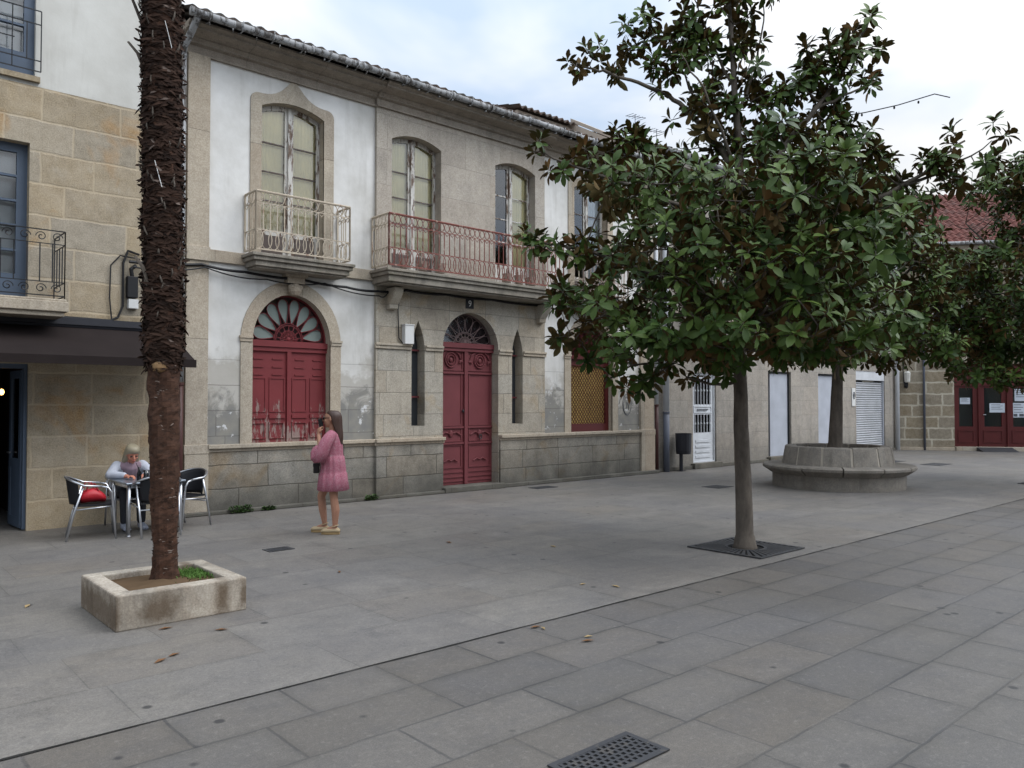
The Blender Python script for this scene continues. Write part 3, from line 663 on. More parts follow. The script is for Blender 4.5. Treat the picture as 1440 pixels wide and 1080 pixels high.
# entrance: fanlight and two carved leaves
M['iron_grey'] = paint('dusty_grey_iron', '#73615f', None, 0, .8)
fanlight(H, 8.75, 10.10, 2.78, .585, FY+.16, 'iron_grey', 'fan_dark', petals=8)
for s in (0, 1):
    x0, x1 = (8.75, 9.395) if s == 0 else (9.455, 10.10); y = FY+.14; m = MB(); z0 = .105
    m.box(x0, x1, y, y+.06, z0, 2.70); cx = (x0+x1)/2
    def ring(za, zb_, w=.022, pr=.016, ins=.05): m.slabpoly([(x0+ins, za), (x1-ins, za), (x1-ins, zb_), (x0+ins, zb_)], y-pr, y-.001, 0, [[(x0+ins+w, za+w), (x1-ins-w, za+w), (x1-ins-w, zb_-w), (x0+ins+w, zb_-w)]])
    ring(1.22, 2.22); ring(.42, .86); ring(.92, 1.18); ring(2.27, 2.66, ins=.03)
    for zz in (.16, .24, .33): m.box(x0+.03, x1-.03, y-.018, y-.001, zz, zz+.035)
    for zz in (1.19, .885, 2.225): m.box(x0+.02, x1-.02, y-.035, y-.001, zz-.015, zz+.02)
    cz = 2.47
    for r in (.13, .085): m.tube([(cx+r*math.cos(a), y-.02, cz+r*1.05*math.sin(a)) for a in [2*math.pi*k/16 for k in range(17)]], .016, 6, cap=False)
    m.ell((cx, y-.015, cz), (.045, .03, .05), 10)
    for q in (-1, 1):
        m.tube([(cx+q*.10, y-.02, cz+.17), (cx+q*.19, y-.02, cz+.11), (cx+q*.25, y-.02, cz), (cx+q*.2, y-.02, cz-.06)], .016, 6)
        m.ell((cx+q*.24, y-.02, cz-.02), (.05, .02, .03), 8)
        m.tube([(cx+q*.05, y-.02, 1.08), (cx+q*.13, y-.02, 1.10), (cx+q*.24, y-.02, 1.04)], .014, 6)
        m.tube([(cx, y-.02, .56), (cx+q*.07, y-.02, .59), (cx+q*.16, y-.02, .54)], .012, 6)
    m.ell((cx, y-.02, 1.07), (.05, .025, .07), 8)
    d = m.build('door_leaf', M['red_door'], H)
    if s == 0:
        m = MB(); m.ell((9.35, y-.04, 1.5), (.018, .03, .035), 8); m.build('handle', M['cast_iron'], d)
    else:
        m = MB(); m.tube([(cx+.03*math.cos(a), y-.045, 1.0+.045*math.sin(a)) for a in [2*math.pi*k/10 for k in range(11)]], .009, 6, cap=False); m.build('knocker', M['cast_iron'], d)
m = MB(); m.box(9.385, 9.465, FY+.095, FY+.19, .105, 2.70); m.box(8.75, 10.10, FY+.06, FY+.19, 2.705, 2.80); m.box(8.75, 10.10, FY+.085, FY+.19, 2.64, 2.70)
m.build('door_frame', M['red_door'], H)
for hh in ((8.05, 8.34), (10.46, 10.75)):
    m = MB(); a, b = hh; m.panel(lancet(a, b, 1.24, 2.62, 3.14), [], FY+.17); o = m.build('slit_window', M['slit'], H)
    m = MB()
    for zz in (1.75, 2.6): m.box(a, b, FY+.12, FY+.14, zz, zz+.03)
    m.build('bar', M['red_door'], o, split=True)
# cornice in three runs, gutter, roof
def cornice(root, x0, x1, y, extra=0):
    pr = [(y-.05, 6.82), (y-.05, 6.845), (y-.03, 6.85), (y-.03, 6.95), (y-.09, 6.97), (y-.09, 6.99), (y-.13, 7.03), (y-.13, 7.045), (y-.22, 7.06), (y-.36, 7.07), (y-.36, 7.10), (y-.42, 7.13), (y-.42, 7.16), (y+.4, 7.165), (y+.4, 6.83)]
    m = MB(); k = len(pr); m.add([(x0, a, b) for a, b in pr]+[(x1, a, b) for a, b in pr], [tuple(range(k))[::-1], tuple(range(k, 2*k))]+[(i, (i+1) % k, k+(i+1) % k, k+i) for i in range(k)])
    return m.build('cornice', M['cornice'], root)
cornice(H, 3.98, 7.30, FY); cornice(H, 7.301, 11.38, CB); cornice(H, 11.381, 15.05, FY)
m = MB(); rng = random.Random(4)
for k in range(12):
    a = 3.95+k*.925; b = a+.93; dy = rng.uniform(-.006, .006); dz = rng.uniform(-.008, .004)
    m.tube([(a, 11.24+dy, 7.20+dz), (b, 11.24+dy, 7.20+dz)], .056, 10)
    m.tube([(a-.012, 11.24, 7.20), (a+.03, 11.24, 7.20)], .066, 10)
for k in range(30): x = 4.15+k*.371+rng.uniform(-.05, .05); m.tube([(x+.09, 11.42, 7.155), (x, 11.20, 7.10+rng.uniform(-.02, .01))], .013, 4)
for k in range(23): x = 4.2+k*.48; m.tube([(x, 11.45, 7.17), (x, 11.28, 7.11), (x, 11.21, 7.12), (x, 11.17, 7.17), (x, 11.17, 7.25)], .010, 4)
gt = m.build('gutter', M['zinc'], H, smooth=True)
def tiled_roof(root, x0, x1, y0, z0, y1, z1, mat, pitch=.2, rows=None, seed=1, lift=.035):
    """interlocking barrel tiles: one corrugated sheet per course, every course a little proud of the one above it"""
    rg = random.Random(seed); n = int((x1-x0)/pitch)*6; Ln = math.hypot(y1-y0, z1-z0); rows = rows or max(2, int(Ln/.4)); m = MB()
    dy, dz = (y1-y0)/Ln, (z1-z0)/Ln
    for r in range(rows):
        a = Ln*r/rows; b = Ln*(r+1)/rows+.05; va = []; vb = []; vc = []; jit = [rg.uniform(-.012, .012) for _ in range(n//6+2)]
        for i in range(n+1):
            x = x0+(x1-x0)*i/n; w = lift*(math.cos(i/6*2*math.pi)); j = jit[i//6]; 
            def P(s, h): return (x, y0+dy*s-dz*h, z0+dz*s+dy*h)
            va.append(P(a-.03+j, w+.035)); vb.append(P(b, w+.01)); vc.append(P(a-.03+j, w-.0))
        k = n+1; m.add(va+vb+vc, [(i, i+1, k+i+1, k+i) for i in range(n)]+[(2*k+i, 2*k+i+1, i+1, i) for i in range(n)])
    return m.build('roof', M[mat], root)
tiled_roof(H, 3.95, 15.05, 11.24, 7.24, 16.2, 9.12, 'tile_old', seed=3, lift=.016)
m = MB(); m.add([(3.95, 11.3, 7.19), (15.05, 11.3, 7.19), (15.05, 16.2, 9.05), (3.95, 16.2, 9.05), (3.95, 20, 7.2), (15.05, 20, 7.2)], [(0, 1, 2, 3), (3, 2, 5, 4)]); m.build('roof_deck', M['tile_old'], H)
# attic dormer with its own small tiled roof
m = MB(); m.box(13.1, 15.0, 14.5, 16.5, 7.6, 8.98); dm = m.build('dormer', M['pink_plaster'], H)
tiled_roof(dm, 13.0, 15.15, 14.35, 9.0, 15.6, 9.32, 'tile_old', seed=5)
# things fixed to the facade
m = MB(); m.box(7.84, 8.03, CB-.11, CB-.001, 2.70, 3.03); m.box(7.83, 8.04, CB-.12, CB-.001, 3.031, 3.05)
tag(m.build('meter_box', M['plastic_white'], bevel=.006), 'white meter box beside the left slit window of the stone bay', 'box')
m = MB(); m.box(9.28, 9.47, CB-.012, CB-.001, 3.45, 3.63); pq = m.build('number_plaque', M['iron_black'])
tag(pq, 'small dark plaque with the number 9 above the arched entrance', 'plaque')
txt = bpy.data.curves.new('digit', 'FONT'); txt.body = '9'; txt.size = .17; txt.align_x = 'CENTER'; txt.align_y = 'CENTER'; txt.extrude = .002
to = bpy.data.objects.new('tmp', txt); COL.objects.link(to); to.rotation_euler = (R(90), 0, 0); bpy.context.view_layer.update()
me = bpy.data.meshes.new_from_object(to.evaluated_get(bpy.context.evaluated_depsgraph_get())); bpy.data.objects.remove(to)
me.transform(Matrix.Rotation(R(90), 4, 'X')); me.materials.clear(); me.materials.append(M['plastic_white'])
dg = bpy.data.objects.new('digit', me); COL.objects.link(dg); dg.parent = pq; dg.location = (0, -.009, .09)
# black cables sagging along the string course
def cable(pts, label, r=.012, sub=8, sag=.05, name='cable', mat='cable', group=None):
    m = MB(); P = []
    for i in range(len(pts)-1):
        a, b = Vector(pts[i]), Vector(pts[i+1])
        for k in range(sub): t = k/sub; q = a.lerp(b, t); q.z -= sag*4*t*(1-t); P.append(q)
    P.append(Vector(pts[-1])); m.tube(P, r, 5); return tag(m.build(name, M[mat]), label, 'cable', group)
yc = FY-.085
cable([(3.30, yc, 3.62), (4.3, yc, 3.70), (4.95, yc, 3.66), (5.9, yc-.02, 3.64), (6.7, yc, 3.60), (7.3, yc-.05, 3.58), (7.9, yc-.02, 3.655), (8.8, yc, 3.665), (9.9, yc, 3.665), (11.2, yc-.02, 3.655), (12.2, yc, 3.62), (14.9, yc, 3.66)], 'thick black cable bundle running under the balconies of the red-door house', .022, sag=.02)
cable([(3.35, yc-.02, 3.55), (4.35, yc-.02, 3.66), (5.3, yc-.02, 3.58), (6.3, yc-.02, 3.62), (7.32, yc-.06, 3.50), (7.5, yc-.06, 3.58)], 'thin black wire looping below the cable bundle left of the stone bay', .011, sag=.05)
cable([(7.78, CB-.03, 3.62), (7.74, CB-.03, 3.3), (7.76, CB-.03, 2.8), (7.86, CB-.03, 2.69), (8.0, CB-.03, 2.69)], 'thin black wire dropping beside the white meter box', .010, sag=0)
def downpipe(x, y, segs, label, r=.045, name='downpipe', group=None):
    t = thing(name, label, 'pipe', (x, y, 0), group)
    for (za, zb, mat, nm) in segs:
        m = MB(); m.tube([(x, y, za), (x, y, zb)], r, 10); o = m.build(nm, M[mat], t, smooth=True)
        m = MB(); m.tube([(x, y, zb-.04), (x, y, zb)], r*1.18, 10); m.build('collar', M[mat], o)
    return t
dp = downpipe(4.0, FY-.10, ((0.0, 1.95, 'pipe_brown', 'lower_pipe'), (1.96, 6.75, 'zinc', 'upper_pipe')), 'zinc downpipe with brown foot between the left stone house and the white house', .05)
m = MB(); m.tube([(4.0, FY-.10, 6.74), (4.0, FY-.14, 6.85), (4.03, 11.45, 7.0), (4.05, 11.3, 7.13), (4.06, 11.26, 7.18)], .05, 10); m.build('swan_neck', M['zinc'], dp, smooth=True)
downpipe(15.07, FY-.06, ((0.0, 1.62, 'pipe_brown', 'lower_pipe'), (1.63, 7.1, 'white_paint', 'upper_pipe')), 'narrow downpipe with brown lower half at the right corner of the white house', .045)
downpipe(15.40, FY-.09, ((0.0, 1.45, 'pipe_grey', 'lower_pipe'), (1.46, 7.5, 'white_paint', 'upper_pipe')), 'wide grey and white downpipe next to the litter bin', .075)
# litter bin on its post
t = thing('litter_bin', 'dark grey metal litter bin on a post against the pale stone wall', 'bin', (15.86, 11.55, 0))
m = MB(); m.lathe([(.0, .42), (.17, .42), (.185, .5), (.195, .90), (.20, .92), (.185, .92), (.17, .6), (0, .58)], (15.86, 11.55), 18); m.build('bucket', M['bin'], t, smooth=False)
m = MB(); m.tube([(15.86, 11.62, 0), (15.86, 11.62, .85)], .045, 8); m.box(15.78, 15.94, 11.54, 11.70, 0, .015); m.build('post', M['bin'], t)
# faded scrawl on the peeling plaster
m = MB(); cx, cz, yy = 14.05, 1.62, FY-.004
m.tube([(cx+.15*math.cos(a), yy, cz+.24*math.sin(a)) for a in [2*math.pi*k/20 for k in range(20)]], .006, 4, cap=False)
m.tube([(cx+.10*math.cos(a)-.02, yy, cz-.02+.19*math.sin(a)) for a in [2*math.pi*k/20*.8 for k in range(20)]], .005, 4, cap=False)
m.tube([(cx-.03, yy, cz-.1), (cx, yy, cz+.06), (cx+.05, yy, cz-.02), (cx+.06, yy, cz-.12)], .006, 4); m.tube([(cx-.27, yy, cz+.02), (cx-.23, yy, cz+.14), (cx-.26, yy, cz+.05)], .006, 4)
tag(m.build('graffiti', M['ink']), 'faint grey oval scrawl on the white plaster left of the downpipes', 'graffiti')

# ------------------------------------------------------------------ the left stone house
A = thing('stone_house', 'rough honey granite house with white upper storey and blue windows', 'house', (-1, FY, 0))
DO = [(.75, 0), (2.12, 0), (2.12, 2.16), (.75, 2.16)]; BW = [(.9, 3.02), (2.10, 3.02), (2.10, 5.04), (.9, 5.04)]; UW = [(.95, 5.93), (2.15, 5.93), (2.15, 8.2), (.95, 8.2)]
D2_ = [(-3.4, 0), (-1.9, 0), (-1.9, 2.3), (-3.4, 2.3)]; B2_ = [(-3.2, 3.02), (-2.0, 3.02), (-2.0, 5.04), (-3.2, 5.04)]
m = MB(); m.panel([(-6, 0), (-3.4, 0), (-3.4, 2.3), (-1.9, 2.3), (-1.9, 0), (.75, 0), (.75, 2.16), (2.12, 2.16), (2.12, 0), (4.09, 0), (4.09, 5.80), (-6, 5.80)], [BW, B2_], FY)
m.strip([(.75, 0), (.75, 2.16), (2.12, 2.16), (2.12, 0)], FY, FY+.3, close=False, flip=True); m.strip(BW, FY, FY+.25); m.strip(B2_, FY, FY+.25)
m.add([(4.09, FY, 0), (4.09, FY+6, 0), (4.09, FY+6, 5.8), (4.09, FY, 5.8)], [(0, 1, 2, 3)])
m.build('stone_wall', M['left_stone'], A)
m = MB(); m.panel([(-6, 5.801), (3.92, 5.801), (3.92, 9.2), (-6, 9.2)], [UW], FY+.02); m.strip(UW, FY+.02, FY+.2)
m.add([(3.92, FY+.02, 5.8), (3.92, FY+6, 5.8), (3.92, FY+6, 9.2), (3.92, FY+.02, 9.2)], [(0, 1, 2, 3)]); m.build('plaster_wall', M['plaster2'], A, split=True)
m = MB(); m.box(-6, 4.08, FY+3.2, FY+8, 0, 9.0); m.box(-6, 4.05, FY+.32, FY+3.2, 2.45, 2.9); m.box(2.3, 4.05, FY+.32, FY+3.2, 0, 2.45); m.box(-6, .6, FY+.32, FY+3.2, 0, 2.45); m.box(-6, 4.0, FY+.6, FY+3.2, 2.9, 9.0); m.build('interior', M['interior'], A)
tiled_roof(A, -6.2, 4.1, FY-.35, 9.25, FY+4, 10.9, 'tile_old', seed=8)
m = MB(); m.box(.72, 2.18, FY-.06, FY+.05, 2.95, 3.02); m.box(-3.4, -1.8, FY-.06, FY+.05, 2.95, 3.02); m.box(.88, 2.2, FY-.04, FY+.05, 5.85, 5.92); m.build('window_sill', M['left_stone'], A, split=True)
def blue_window(o, z0, z1, x0, x1, y, bars, cur='white_curtain'):
    m = MB(); hs = []; w = x1-x0; cx = (x0+x1)/2; n = bars
    for a, b in ((x0+.1, cx-.05), (cx+.05, x1-.12)):
        hh = (z1-.1-z0-.3)/n
        for i in range(n): za = z0+.3+i*hh; hs.append([(a, za+.015), (b, za+.015), (b, za+hh-.015), (a, za+hh-.015)])
    m.slabpoly([(x0, z0), (x1, z0), (x1, z1), (x0, z1)], y, y+.06, 0, hs); f = m.build('window', M['blue_wood'], o)
    m = MB(); m.panel([(x0+.08, z0+.2), (x1-.08, z0+.2), (x1-.08, z1-.08), (x0+.08, z1-.08)], [], y+.03); m.build('pane', M['glass'], f)
    m = MB(); m.panel([(x0+.05, z0+.1), (x1-.05, z0+.1), (x1-.05, z1-.05), (x0+.05, z1-.05)], [], y+.12); m.build('curtain', M[cur], f)
blue_window(A, 3.02, 5.04, .9, 2.10, FY+.14, 5); blue_window(A, 5.93, 8.2, .95, 2.15, FY+.1, 5); blue_window(A, 3.02, 5.04, -3.2, -2.0, FY+.14, 5)
def scroll(mb, cx, y, cz, r, s=1, n=22, bar=.007):
    mb.tube([(cx+s*r*(1-t*.8)*math.cos(t*8.5), y, cz+r*(1-t*.8)*math.sin(t*8.5)) for t in [i/n for i in range(n+1)]], bar, 4)
for x0, x1 in ((.45, 2.40), (-3.6, -1.5)):
    m = MB(); m.box(x0-.03, x1+.04, 11.16, FY-.002, 2.80, 2.93); m.box(x0, x1, 11.2, FY-.002, 2.74, 2.80); m.box(x0-.01, x1+.02, 11.19, FY-.002, 2.931, 2.96); b = m.build('balcony', M['trim'], A, bevel=.01)
    m = MB(); yf = 11.22; zb, zt = 3.0, 3.82
    for (p0, p1) in (((x0, FY, 0), (x0, yf, 0)), ((x0, yf, 0), (x1, yf, 0)), ((x1, yf, 0), (x1, FY, 0))):
        p0 = Vector(p0); p1 = Vector(p1); Ln = (p1-p0).length; n = max(2, round(Ln/.14)); d = (p1-p0)/Ln
        for z in (zb, zb+.17, zt-.17, zt): m.tube([(p0.x, p0.y, z), (p1.x, p1.y, z)], .009 if z in (zb, zt) else .007, 4)
        for i in range(n+1):
            q = p0+d*Ln*i/n; m.tube([(q.x, q.y, zb+.17 if 0 < i < n else zb-.03), (q.x, q.y, zt-.17 if 0 < i < n else zt)], .0085, 4)
        if abs(p1.x-p0.x) > .1:
            k = int(Ln/.17)
            for i in range(k):
                scroll(m, x0+(i+.5)*Ln/k, yf, zb+.085, .062, 1 if i % 2 else -1); scroll(m, x0+(i+.5)*Ln/k, yf, zt-.085, .062, -1 if i % 2 else 1)
        else:
            for z in (zb+.085, zt-.085):
                for q in range(3): m.tube([(x1 if p0.x == x1 else x0, yf+.1+q*.18+.05*math.cos(a), z+.06*math.sin(a)) for a in [2*math.pi*k/8 for k in range(9)]], .007, 4, cap=False)
    m.build('railing', M['iron_black'], b)
m = MB(); y = FY-.06
for z in (5.98, 6.12, 6.60, 6.78): m.tube([(.9, y, z), (2.2, y, z)], .009, 4)
for i in range(9): x = .9+i*1.3/8; m.tube([(x, y, 5.98 if i % 2 == 0 else 6.12), (x, y, 6.78 if i % 2 == 0 else 6.6)], .009, 4)
m.tube([(1.3, y, 6.36), (1.9, y, 6.36)], .008, 4)
m.build('window_guard', M['iron_black'], A)
# open blue door leaf in the bar entrance, light inside
m = MB(); dx = 1.86
m.box(2.08, 2.12, FY+.05, FY+.15, 0.02, 2.16); m.box(.75, 2.08, FY+.05, FY+.15, 2.10, 2.16)
m.slabpoly([(0, 0.03), (.55, 0.03), (.55, 2.09), (0, 2.09)], 0, .045, 0, [[(.1, .85), (.45, .85), (.45, 1.98), (.1, 1.98)]]) if False else None
fr = m.build('door_frame', M['blue_wood'], A)
m = MB(); a0 = Vector((2.085, FY+.12)); dv = Vector((-.22, -.02)).normalized(); dv = Vector((-.05, 1)).normalized()
def leafbox(m, s0, s1, z0, z1, th=.045, off=0.0):
    p = a0+dv*s0; q = a0+dv*s1; nx = Vector((dv.y, -dv.x))*-1; c = (p+q)/2+nx*off
    m.obox((c.x, c.y, (z0+z1)/2), ((s1-s0), th, z1-z0), math.atan2(dv.y, dv.x))
for s0, s1, z0, z1 in ((0, .1, .03, 2.08), (.5, .6, .03, 2.08), (.1, .5, .03, .16), (.1, .5, .80, .92), (.1, .5, 1.98, 2.08)): leafbox(m, s0, s1, z0, z1)
leafbox(m, .1, .5, .16, .80, .025)
lf = m.build('door_leaf', M['blue_wood'], A)
m = MB(); leafbox(m, .1, .5, .92, 1.98, .008); m.build('pane', M['glass'], lf)
m = MB(); leafbox(m, .46, .60, .98, 1.0, .02, .04); m.build('handle', M['alu'], lf)
t = thing('pendant_lamp', 'small lit amber bulb hanging inside the dark bar doorway', 'lamp', (2.06, 13.3, 1.78))
m = MB(); m.ell((2.06, 13.3, 1.81), (.035, .035, .045), 10); m.build('bulb', M['bulb'], t, smooth=True)
m = MB(); m.tube([(2.06, 13.3, 1.86), (2.06, 13.3, 2.45)], .006, 5); m.build('cord', M['cable'], t)
# brown awning
t = thing('awning', 'dark brown folding awning over the bar front of the stone house', 'awning', (1, 11.3, 2.1))
m = MB(); n = 40; x0, x1 = -1.5, 3.90; top = []; bot = []
nx, ny = 24, 8
vs = [(x0+(x1-x0)*i/nx, FY-.08-(FY-.08-10.80)*j/ny, 2.68-(.46)*j/ny-.02*math.sin(math.pi*j/ny)) for j in range(ny+1) for i in range(nx+1)]
vs += [(p[0], p[1], p[2]-.012) for p in vs]; k = (nx+1)*(ny+1)
m.add(vs, [(j*(nx+1)+i, (j+1)*(nx+1)+i, (j+1)*(nx+1)+i+1, j*(nx+1)+i+1) for j in range(ny) for i in range(nx)]+[(k+j*(nx+1)+i, k+j*(nx+1)+i+1, k+(j+1)*(nx+1)+i+1, k+(j+1)*(nx+1)+i) for j in range(ny) for i in range(nx)])
m.build('cloth', M['maroon2'], t)
m = MB(); m.box(x0, x1, 10.775, 10.80, 2.13, 2.235); m.build('valance', M['maroon2'], t)
m = MB(); m.box(x0, x1-.05, FY-.16, FY-.02, 2.69, 2.78); m.tube([(x0, FY-.11, 2.68), (x1, FY-.11, 2.68)], .035, 8); m.tube([(x0, 10.83, 2.20), (x1-.01, 10.83, 2.20)], .022, 8)
for x in (3.72, 1.2, -1.2): m.tube([(x, FY-.1, 2.35), (x-.35, 11.25, 2.28), (x, 10.83, 2.2)], .02, 6)
m.build('frame', M['bin'], t)
# cables and small boxes near the corner
t = thing('cable_box', 'black cable junction with a white box on the honey stone wall beside the palm', 'box', (3.36, FY-.05, 2.95))
m = MB(); m.box(3.28, 3.42, FY-.10, FY-.002, 3.12, 3.42); m.tube([(3.35, FY-.06, 3.42), (3.33, FY-.07, 3.52), (3.4, FY-.06, 3.58)], .03, 6); m.build('junction', M['cable'], t, bevel=.01)
m = MB(); m.box(3.30, 3.43, FY-.09, FY-.002, 2.97, 3.10); m.build('white_box', M['plastic_white'], t, bevel=.006)
yw = FY-.03
cable([(3.46, yw, 3.68), (3.2, yw, 3.70), (3.08, yw, 3.55), (3.07, yw, 3.1), (3.10, yw, 2.80)], 'thin black wire looping left of the junction box on the stone wall', .010, sag=0)
cable([(3.45, yw, 3.74), (3.3, yw, 3.78), (3.24, yw, 3.6), (3.24, yw, 3.0), (3.18, yw, 2.84), (3.08, yw, 2.79), (2.3, yw, 2.80)], 'thick black wire running down past the white box to the awning', .016, sag=0)

# ------------------------------------------------------------------ the pale stone house on the right
B = thing('pale_stone_house', 'long pale granite house with white grille door and roller shutter behind the magnolias', 'house', (21.9, FY, 0))
G1 = (16.62, 17.64, 2.42, .14); G2 = (20.19, 21.46, 2.56, .14); G3 = (23.08, 24.25, 2.56, .14); G4 = (25.62, 27.80, 2.72, .03)
ol = [(15.0, 0)]
for a, b, zt, z0 in (G1, G2, G3, G4): ol += [(a, 0), (a, zt), (b, zt), (b, 0)]
ol += [(28.72, 0), (28.72, 7.55), (15.0, 7.55)]
UP = [[(x, 4.2), (x+1.0, 4.2), (x+1.0, 6.3), (x, 6.3)] for x in (16.6, 20.3, 23.1, 26.2)]
m = MB(); m.panel(ol, UP, FY+.01)
for a, b, zt, z0 in (G1, G2, G3, G4): m.strip([(a, 0), (a, zt), (b, zt), (b, 0)], FY+.01, FY+.4, close=False, flip=True)
for h in UP: m.strip(h, FY+.01, FY+.25)
m.build('stone_wall', M['right_stone'], B)
m = MB(); m.add([(15.0, FY+.01, 7.0), (15.0, FY+.01, 7.6), (15.0, 14.5, 9.1), (15.0, 20, 7.6), (15, 20, 7.0)], [(0, 1, 2, 3, 4)]); m.add([(15.0, FY, 7.62), (15.0, 14.5, 9.12), (15.25, 14.5, 9.12), (15.25, FY, 7.62), (15.0, 14.5, 9.22), (15.0, FY-.2, 7.6), (15.25, FY-.2, 7.6), (15.25, 14.5, 9.22)], [(4, 5, 6, 7), (0, 5, 4, 1)])
m.build('gable', M['pink_plaster'], B)
m = MB(); m.box(15.1, 28.7, FY+1.2, FY+8, 0, 7.5); m.box(15.1, 28.7, FY+.41, FY+1.2, 2.8, 3.4); m.build('interior', M['interior'], B)
for h in UP:
    x0, x1 = h[0][0], h[1][0]
    m = MB(); cx = (x0+x1)/2; m.slabpoly([(x0, 4.2), (x1, 4.2), (x1, 6.3), (x0, 6.3)], FY+.16, FY+.21, 0, [[(x0+.07, 4.3), (cx-.05, 4.3), (cx-.05, 6.2), (x0+.07, 6.2)], [(cx+.05, 4.3), (x1-.07, 4.3), (x1-.07, 6.2), (cx+.05, 6.2)]])
    f = m.build('window', M['white_paint'], B); m = MB(); m.panel([(x0+.05, 4.25), (x1-.05, 4.25), (x1-.05, 6.25), (x0+.05, 6.25)], [], FY+.18); m.build('pane', M['glass'], f)
    m = MB(); m.box(x0-.35, x1+.35, FY-.5, FY, 4.0, 4.14); bb = m.build('balcony', M['right_stone'], B, bevel=.01)
    m = MB(); rail_run(m, (x0-.33, FY-.47, 0), (x1+.33, FY-.47, 0), 4.2, 5.0, fancy=False); rail_run(m, (x0-.33, FY-.47, 0), (x0-.33, FY, 0), 4.2, 5.0, fancy=False); rail_run(m, (x1+.33, FY-.47, 0), (x1+.33, FY, 0), 4.2, 5.0, fancy=False); m.build('railing', M['iron_black'], bb)
m = MB(); m.box(14.98, 28.74, FY-.05, FY+.05, 3.75, 3.95); m.build('string_course', M['trim'], B, split=True)
m = MB(); m.box(14.98, 28.8, FY-.12, FY+.05, 7.35, 7.42); m.box(14.98, 28.8, FY-.3, FY+.05, 7.421, 7.55); m.build('cornice', M['right_stone'], B, bevel=.01)
m = MB(); m.tube([(15.1, FY-.38, 7.66), (28.8, FY-.38, 7.66)], .07, 8); m.build('gutter', M['zinc'], B, smooth=True)
tiled_roof(B, 15.25, 28.8, FY-.36, 7.70, 15.5, 9.35, 'tile_old', seed=11)
m = MB()
for a, b in ((15.0, 16.60), (17.66, 20.17), (21.48, 23.06), (24.27, 25.60), (27.82, 28.7)): m.box(a, b, FY-.06, FY+.02, 0, .09)
for a, b, zt, z0 in (G1, G2, G3, G4): m.box(a-.1, b+.1, FY-.12, FY+.4, 0, z0) if z0 > .05 else None
m.build('foot_course', M['plinth'], B, split=True, bevel=.01)
# white grille door
a, b, zt, z0 = G1; y = FY+.08; m = MB(); a += .0; b -= .0
m.slabpoly([(a, z0), (b, z0), (b, zt), (a, zt)], y, y+.05, 0, [[(a+.14, z0+.76), (b-.14, z0+.76), (b-.14, z0+1.22), (a+.14, z0+1.22)], [(a+.14, z0+1.48), (b-.14, z0+1.48), (b-.14, zt-.14), (a+.14, zt-.14)]])
for k in range(4): m.box(a+.2, b-.2, y-.015, y-.001, z0+.12+k*.13, z0+.18+k*.13)
m.slabpoly([(a+.12, z0+1.26), (b-.12, z0+1.26), (b-.12, z0+1.44), (a+.12, z0+1.44)], y-.015, y-.001, 0, [[(a+.15, z0+1.29), (b-.15, z0+1.29), (b-.15, z0+1.41), (a+.15, z0+1.41)]])
m.slabpoly([(a-.03, z0-.02), (b+.03, z0-.02), (b+.03, zt+.03), (a-.03, zt+.03)], y-.03, y-.001, 0, [[(a+.05, z0+.03), (b-.05, z0+.03), (b-.05, zt-.05), (a+.05, zt-.05)]])
d = m.build('grille_door', M['white_paint'], B); m = MB()
for k in range(6):
    x = a+.18+k*(b-a-.36)/5
    for p, q, mm in ((z0+.76, z0+1.22, z0+.99), (z0+1.48, zt-.14, z0+1.83)): m.tube([(x, y+.0, p), (x, y, q)], .014, 5); m.ell((x, y, mm), (.028, .028, .035), 6)
m.build('bar', M['white_paint'], d, split=True)
m = MB(); m.box(a+.25, b-.3, y-.03, y-.015, z0+1.33, z0+1.36); m.build('letter_slot', M['ink'], d)
m = MB(); m.box(a, b, y+.12, y+.13, z0, zt); m.build('backing', M['black_void'], d)
for (a, b, zt, z0), pa, pb in ((G2, .25, .0), (G3, .0, .25)):
    m = MB(); m.box(a+pa, b, FY+.10, FY+.15, z0, zt); d = m.build('door_panel', M['board_grey'], B)
    m = MB(); m.box(b-.055, b-.012, FY+.07, FY+.099, z0, zt-.01); m.box(a+.03, b-.056, FY+.07, FY+.099, zt-.06, zt-.01); m.build('door_frame', M['iron_black'], d)
    m = MB(); m.box(a, a+pa if pa else a+.03, FY+.17, FY+.2, z0, zt); m.build('dark_gap', M['interior'], d)  # dark gap beside the panel, painted as a strip in the dim-room colour
a, b, zt, z0 = G4; m = MB(); n = int((2.42-z0)/.075)
for k in range(n):
    za = z0+k*.075; m.add([(a, FY+.12, za), (b, FY+.12, za), (b, FY+.085, za+.035), (a, FY+.085, za+.035), (b, FY+.12, za+.072), (a, FY+.12, za+.072), (a, FY+.13, za+.075), (b, FY+.13, za+.075)], [(0, 1, 2, 3), (3, 2, 4, 5), (5, 4, 7, 6)])
sh = m.build('roller_shutter', M['shutter_grey'], B)
m = MB(); m.box(a, b, FY+.03, FY+.35, 2.42, zt); m.build('shutter_box', M['white_paint'], sh)
m = MB(); m.box(a, a+.05, FY+.05, FY+.14, z0, 2.42); m.box(b-.05, b, FY+.05, FY+.14, z0, 2.42); m.build('guide_rail', M['board_grey'], sh, split=True)
t = thing('shop_sign', 'small white oval-marked plate on the wall beside the roller shutter', 'sign', (25.40, FY, 1.55))
m = MB(); m.box(25.28, 25.52, FY-.02, FY+.009, 1.55, 2.14); m.build('plate', M['plastic_white'], t, bevel=.01)
m = MB(); m.tube([(25.40+.06*math.cos(q), FY-.025, 1.9+.11*math.sin(q)) for q in [2*math.pi*k/14 for k in range(15)]], .014, 4, cap=False); m.ell((25.40, FY-.022, 1.9), (.025, .01, .05), 8); m.build('emblem', M['ink'], t)
